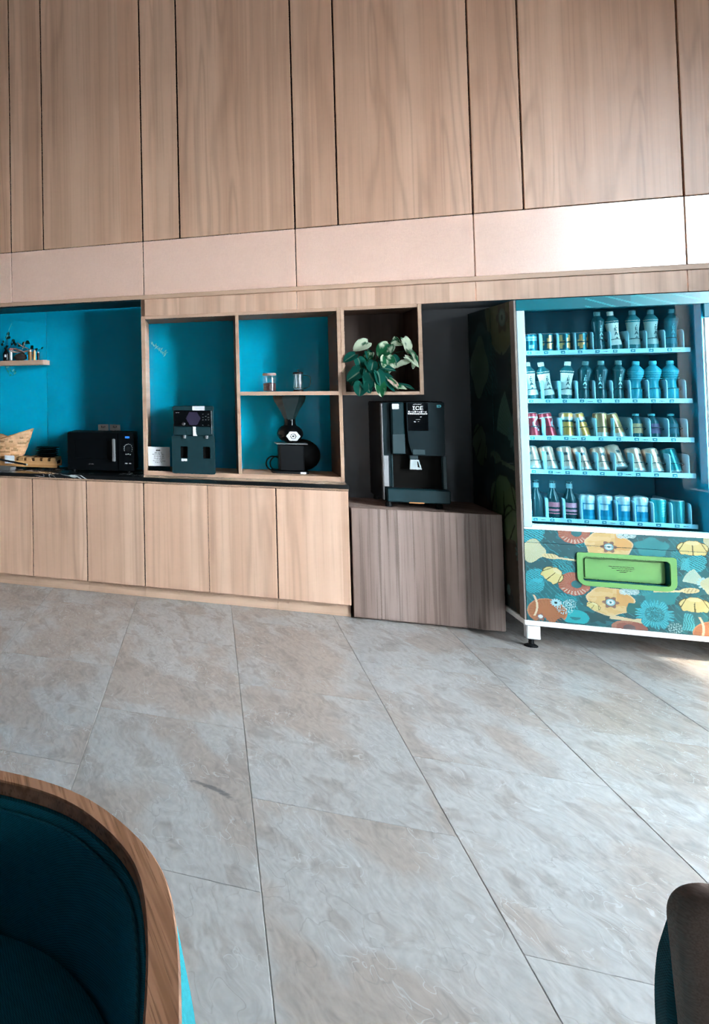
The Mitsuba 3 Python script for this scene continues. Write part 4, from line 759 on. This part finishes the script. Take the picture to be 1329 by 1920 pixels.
for i, (x, z, L, W, d, nn, cr, y) in enumerate(PL):
    v, f, q = leaf(L, W, .34, .55, nu=12, nv=11)
    s, w = q[:, 0], q[:, 1]; nz = meshkit.fbm(np.c_[s*3.2+i*3.7, w*1.8+i, np.full(len(s), i*1.3)], 3, 4)
    m_ = np.clip((nz - (1.06-cr*.9))*10 + .5, 0, 1)[:, None] if cr > .02 else np.zeros((len(s), 1))
    m_ = np.where((np.abs(w) < .12)[:, None] & (cr < .2), np.maximum(m_, .18), m_)
    dark = np.array([.006, .055, .040])*(1+.8*rng.random()) if cr < .3 else np.array([.015, .11, .045])
    cream = np.array([.62, .70, .52]) if i != 27 else np.array([.55, .40, .32])
    c = dark*(1-m_) + cream*m_
    vv = place_leaf(v, (x, y, z), (d[0], -.25, d[1]), (nn[0], -1, nn[1]))
    k = put(t+'__leaf', (vv, f), 'leaf_vcol', True, color=c)
    if i % 2 == 0 or cr > .4:
        put(t+'__stem', tube([(1.0+.02*math.sin(i), .35, 1.545), (.5*(1.0+x), .30, max(1.56, z-.02)), (x, y+.004, z)], .0022, 5), mat('stem_green', (.02, .09, .05), .6) if 'stem_green' not in scene else 'stem_green', True)

# ------------------------------------------------------------------ ice machine
t = thing('ice_machine', 'black ice dispenser with ICE lettering standing on the brown cabinet', 'ice dispenser')
Y0 = .150
put(t+'__body', bx(1.032, 1.372, Y0+.06, .63, .745, 1.398, .006), 'black_plastic')
put(t+'__side_trim', bx(1.030, 1.0375, Y0+.02, Y0+.0595, .755, 1.388, .002), 'grey_metal', label='silver corner trim')
put(t+'__left_column', bx(1.038, 1.079, Y0+.03, Y0+.0595, .84, 1.393, .003), 'slate_dark')
put(t+'__left_column__side_rail', bx(1.0335, 1.064, Y0+.018, Y0+.0295, .842, 1.046, .003), 'grey_metal', label='light grey lower rail')
put(t+'__left_door', bx(1.081, 1.153, Y0, Y0+.0595, 1.056, 1.394, .008), 'slate_plastic')
put(t+'__left_door__door_step', bx(1.083, 1.152, Y0-.003, Y0+.002, 1.06, 1.188, .004), mat('slate_light', (.028,.062,.072), .4))
main = Polygon([(1.163, 1.393), (1.362, 1.393), (1.358, 1.06), (1.352, 1.052), (1.19, 1.052), (1.178, 1.09), (1.168, 1.14), (1.163, 1.22)])
put(t+'__main_panel', ext_xz(main, Y0-.012, Y0+.0595), 'slate_dark')
put(t+'__main_panel__screen', bx(1.168, 1.276, Y0-.0145, Y0-.0122, 1.211, 1.391, .001), 'black_gloss', label='black display screen')
put(t+'__main_panel__lettering', text_xz('ICE', .024, 1.2215, Y0-.0146, 1.345, .0012, bold=True), 'white_print', label='white word ICE')
put(t+'__main_panel__small_print', cat(bx(1.197, 1.243, Y0-.0156, Y0-.0146, 1.380, 1.3825), *[bx(1.17+.0112*i, 1.1785+.0112*i, Y0-.0156, Y0-.0146, 1.328+.004*(i % 3 == 1), 1.335+.004*((i*5) % 3 == 0)) for i in range(9)], *[bx(1.168+.0105*i, 1.1772+.0105*i, Y0-.0156, Y0-.0146, 1.316, 1.324) for i in range(10)], bx(1.232, 1.241, Y0-.0156, Y0-.0146, 1.298, 1.302), bx(1.210, 1.233, Y0-.0156, Y0-.0146, 1.283, 1.285), bx(1.199, 1.209, Y0-.0156, Y0-.0146, 1.266, 1.272), bx(1.220, 1.226, Y0-.0156, Y0-.0146, 1.268, 1.271)), 'white_print', kind='stuff')
put(t+'__left_door__sticker', ext_xz(rrect(1.086, 1.124, 1.349, 1.385, .004), Y0-.0012, Y0-.0002), 'paper_white', label='small white square sticker')
put(t+'__main_panel__badge', ext_xz(Polygon([(1.322, 1.360), (1.340, 1.360), (1.348, 1.369), (1.340, 1.378), (1.322, 1.378)]).difference(Point(1.334, 1.369).buffer(.004)), Y0-.0132, Y0-.0122), mat('badge_cyan', (.08, .42, .48), .5), label='small cyan drop badge')
put(t+'__cavity', cat(bx(1.08, 1.3555, Y0+.0575, Y0+.0598, .838, 1.052)), 'gap_dark', label='dark dispensing bay')
put(t+'__bay_post', bx(1.080, 1.0885, Y0+.03, Y0+.0574, .838, 1.052, .003), 'slate_light')
put(t+'__bay_post', bx(1.3505, 1.371, Y0+.015, Y0+.0574, .838, 1.05, .003), 'slate_light')
k = put(t+'__dispenser_pad', bx(1.189, 1.254, Y0-.0165, Y0-.0122, 1.057, 1.092, .003), 'slate_light')
k = put(t+'__chute', cat(bx(1.176, 1.222, Y0+.01, Y0+.04, 1.024, 1.051, .003)), 'slate_light')
pr = Polygon([(1.178, 1.0225), (1.223, 1.0225), (1.238, .960), (1.174, .960)]); pr = pr.difference(Polygon([(1.222, 1.012), (1.227, .985), (1.229, .972), (1.216, .976), (1.214, 1.012)]))
put(t+'__lever', ext_xz(pr, Y0+.002, Y0+.022), mat('lever_white', (.62, .70, .72), .4), label='white press lever')
put(t+'__drip_tray', bx(1.042, 1.377, Y0-.03, Y0+.0595, .749, .834, .006), 'slate_plastic')
put(t+'__drip_tray__tag', bx(1.158, 1.238, Y0-.0318, Y0-.0302, .745, .7525), mat('orange_tag', (.80, .36, .13), .5), label='orange sticker')
for x in (1.06, 1.33):
    for y in (Y0+.04, .58): put(t+'__foot', mv(lathe([(0, 0), (.018, 0), (.020, .012), (.014, .034), (0, .034)], 16), (x, y, .7108)), 'black_plastic', 40)

# ------------------------------------------------------------------ armchairs
def weave(base):
    def fn(p, n, uv):
        a = p.x*0.8 + p.y*0.6; b = p.z + p.y*0.3
        w = (.5 + .5*dr.sin(a*1500)*dr.sin(b*1500))*.75 + noise(a*300, b*300)*.25
        return mi.Color3f(base)*(0.55 + 0.9*w)
    return fn
def weave_b(p, n, uv): return (dr.sin(p.x*1500 + p.y*900)*dr.sin(p.z*1500 + p.y*700))*0.0003
bumped('shaded_teal_weave', proc(weave((.002, .13, .19))), .85, weave_b, 1.0, 2e-4, sheen=.15)  # chair interior: the teal fabric with its shade put into the colour
bumped('deep_shade_weave', proc(weave((.002, .045, .058))), .85, weave_b, 1.0, 2e-4, sheen=.1)  # second chair shell: deeper shade put into the teal
bumped('lit_teal_weave', proc(weave((.006, .25, .295))), .85, weave_b, 1.0, 2e-4, sheen=.15)  # the same fabric in its lit tone, for the outer shell
mat('brown_weave', proc(lambda p, n, uv: mix((.15,.095,.075), (.21,.14,.115), noise(p.x*700 + p.y*300, p.z*700))), .85, sheen=.2)
def rail_c(p, n, uv):
    u = p.x*.95 + p.y*.30; v = p.y*.95 - p.x*.3
    g = fbm(u*120, v*5.0, p.z*50, 3); fi = noise(u*520, v*14, p.z*140)
    return mix(mix((.24,.105,.055), (.34,.165,.092), smoothstep(.3, .65, g)), (.13,.055,.028), smoothstep(.62, .9, fi)*.6)
mat('rail_wood', proc(rail_c), .42)
def spline(pts, n):
    from scipy.interpolate import CubicSpline
    pts = np.array(pts); s = np.r_[0, np.cumsum(np.linalg.norm(np.diff(pts, axis=0), axis=1))]; return CubicSpline(s, pts)(np.linspace(0, s[-1], n))
half = [(-.046, -5.02), (-.046, -4.835), (-.051, -4.72), (-.061, -4.62), (-.090, -4.497), (-.158, -4.392), (-.244, -4.322), (-.30, -4.302), (-.41, -4.291)]
path = spline(half + [(-.82-x, y) for x, y in half[-2::-1]], 90)
t = thing('armchair', 'teal upholstered tub armchair with curved wooden rim in the left foreground', 'armchair')
ZT_ = .680
put(t+'__rim', sweep(path, [(-.044, ZT_-.026), (-.044, ZT_-.003), (-.041, ZT_), (-.003, ZT_), (0, ZT_-.003), (0, ZT_-.026), (-.004, ZT_-.030), (-.040, ZT_-.030)]), 'rail_wood', 40, label='curved wooden rim')
put(t+'__outer_shell', sweep(path, [(-.003, ZT_-.031), (.008, ZT_-.05), (.022, .55), (.030, .45), (.028, .32), (.018, .20), (.002, .13), (-.018, .13), (-.018, ZT_-.031)]), 'lit_teal_weave', 60, label='teal outer shell in the lit tone of the fabric')
put(t+'__inner_back', sweep(path, [(-.0185, ZT_-.031), (-.0185, .33), (-.085, .33), (-.080, .42), (-.064, .55), (-.052, .62), (-.046, ZT_-.034)]), 'shaded_teal_weave', 60, label='teal inner upholstery with shade painted into the colour')
put(t+'__inner_back__piping', sweep(path, [(-.0555+.0035*math.cos(a), ZT_-.052+.0035*math.sin(a)) for a in np.linspace(0, 2*math.pi, 8, endpoint=False)]), 'shaded_teal_weave', True)
seatp = Polygon(list(path) ).buffer(-.088).buffer(-.03).buffer(.03)
put(t+'__seat_cushion', cat(ext_xy(seatp, .30, .405), ext_xy(seatp.buffer(-.012), .405, .415)), 'shaded_teal_weave')
put(t+'__seat_base', ext_xy(Polygon(list(path)).buffer(-.022), .132, .295), 'lit_teal_weave')
for x, y in ((-.62, -4.42), (-.20, -4.42), (-.66, -4.93), (-.16, -4.93)): put(t+'__leg', mv(lathe([(0, 0.0005), (.014, 0.0005), (.022, .131), (0, .131)], 14), (x, y, 0)), 'rail_wood', 40)
# second armchair, its back towards the camera
t = thing('armchair', 'armchair with brown padded back and shade-darkened teal side at the right edge', 'armchair')
C2X, C2Y = .559, -4.47
def slab(poly, y0, y1, r):
    ms = []; n = 5
    for i in range(n+1):
        q = i/n*math.pi/2; ms.append((r*(1-math.cos(math.pi/2-q)) if False else r*(1-math.sin(q)), y0 + r*(1-math.cos(q))))
    pts = []
    for o, y in ms: c = np.array(poly.buffer(-o, quad_segs=8).exterior.coords); pts += [np.c_[c[:, 0], np.full(len(c), y), c[:, 1]]]
    for o, y in ms[::-1]: c = np.array(poly.buffer(-o, quad_segs=8).exterior.coords); pts += [np.c_[c[:, 0], np.full(len(c), y1-(y-y0)), c[:, 1]]]
    return trimesh.convex.convex_hull(np.vstack(pts))
padp = Polygon([(C2X+.014, .40), (C2X+.60, .40), (C2X+.614, .75), (C2X+.60, .775), (C2X+.57, .79), (C2X+.05, .79), (C2X+.022, .782), (C2X+.006, .765), (C2X, .742), (C2X+.003, .705), (C2X+.008, .665), (C2X+.010, .617)])
def chaikin(p, n=3):
    c = np.array(p.exterior.coords)[:-1]
    for _ in range(n): d = np.roll(c, -1, 0); c = np.stack([.75*c+.25*d, .25*c+.75*d], 1).reshape(-1, 2)
    return Polygon(c)
put(t+'__back_pad', slab(chaikin(padp), C2Y, C2Y+.050, .016), 'brown_weave', 50, label='brown padded back')
shp = Polygon([(C2X+.02, .16), (C2X+.60, .16), (C2X+.605, .60), (C2X+.59, .70), (C2X+.55, .745), (C2X+.07, .745), (C2X+.040, .728), (C2X+.024, .705), (C2X+.018, .68), (C2X+.011, .655), (C2X+.006, .603), (C2X+.006, .54), (C2X+.010, .40)])
put(t+'__back_shell', slab(chaikin(shp), C2Y+.051, C2Y+.105, .014), 'deep_shade_weave', 50, label='teal back shell with shade painted into the colour')
put(t+'__seat_cushion', bx(C2X+.05, C2X+.57, C2Y-.50, C2Y+.048, .30, .395, .02), 'brown_weave')
put(t+'__seat_base', bx(C2X+.04, C2X+.58, C2Y-.49, C2Y+.05, .165, .298, .01), 'shaded_teal_weave')
for x, y in ((.05, .03), (.52, .03), (.06, -.46), (.51, -.46)): put(t+'__leg', mv(lathe([(0, 0.0005), (.012, 0.0005), (.02, .164), (0, .164)], 12), (C2X+x+.02, C2Y+y, 0)), 'rail_wood', 40)
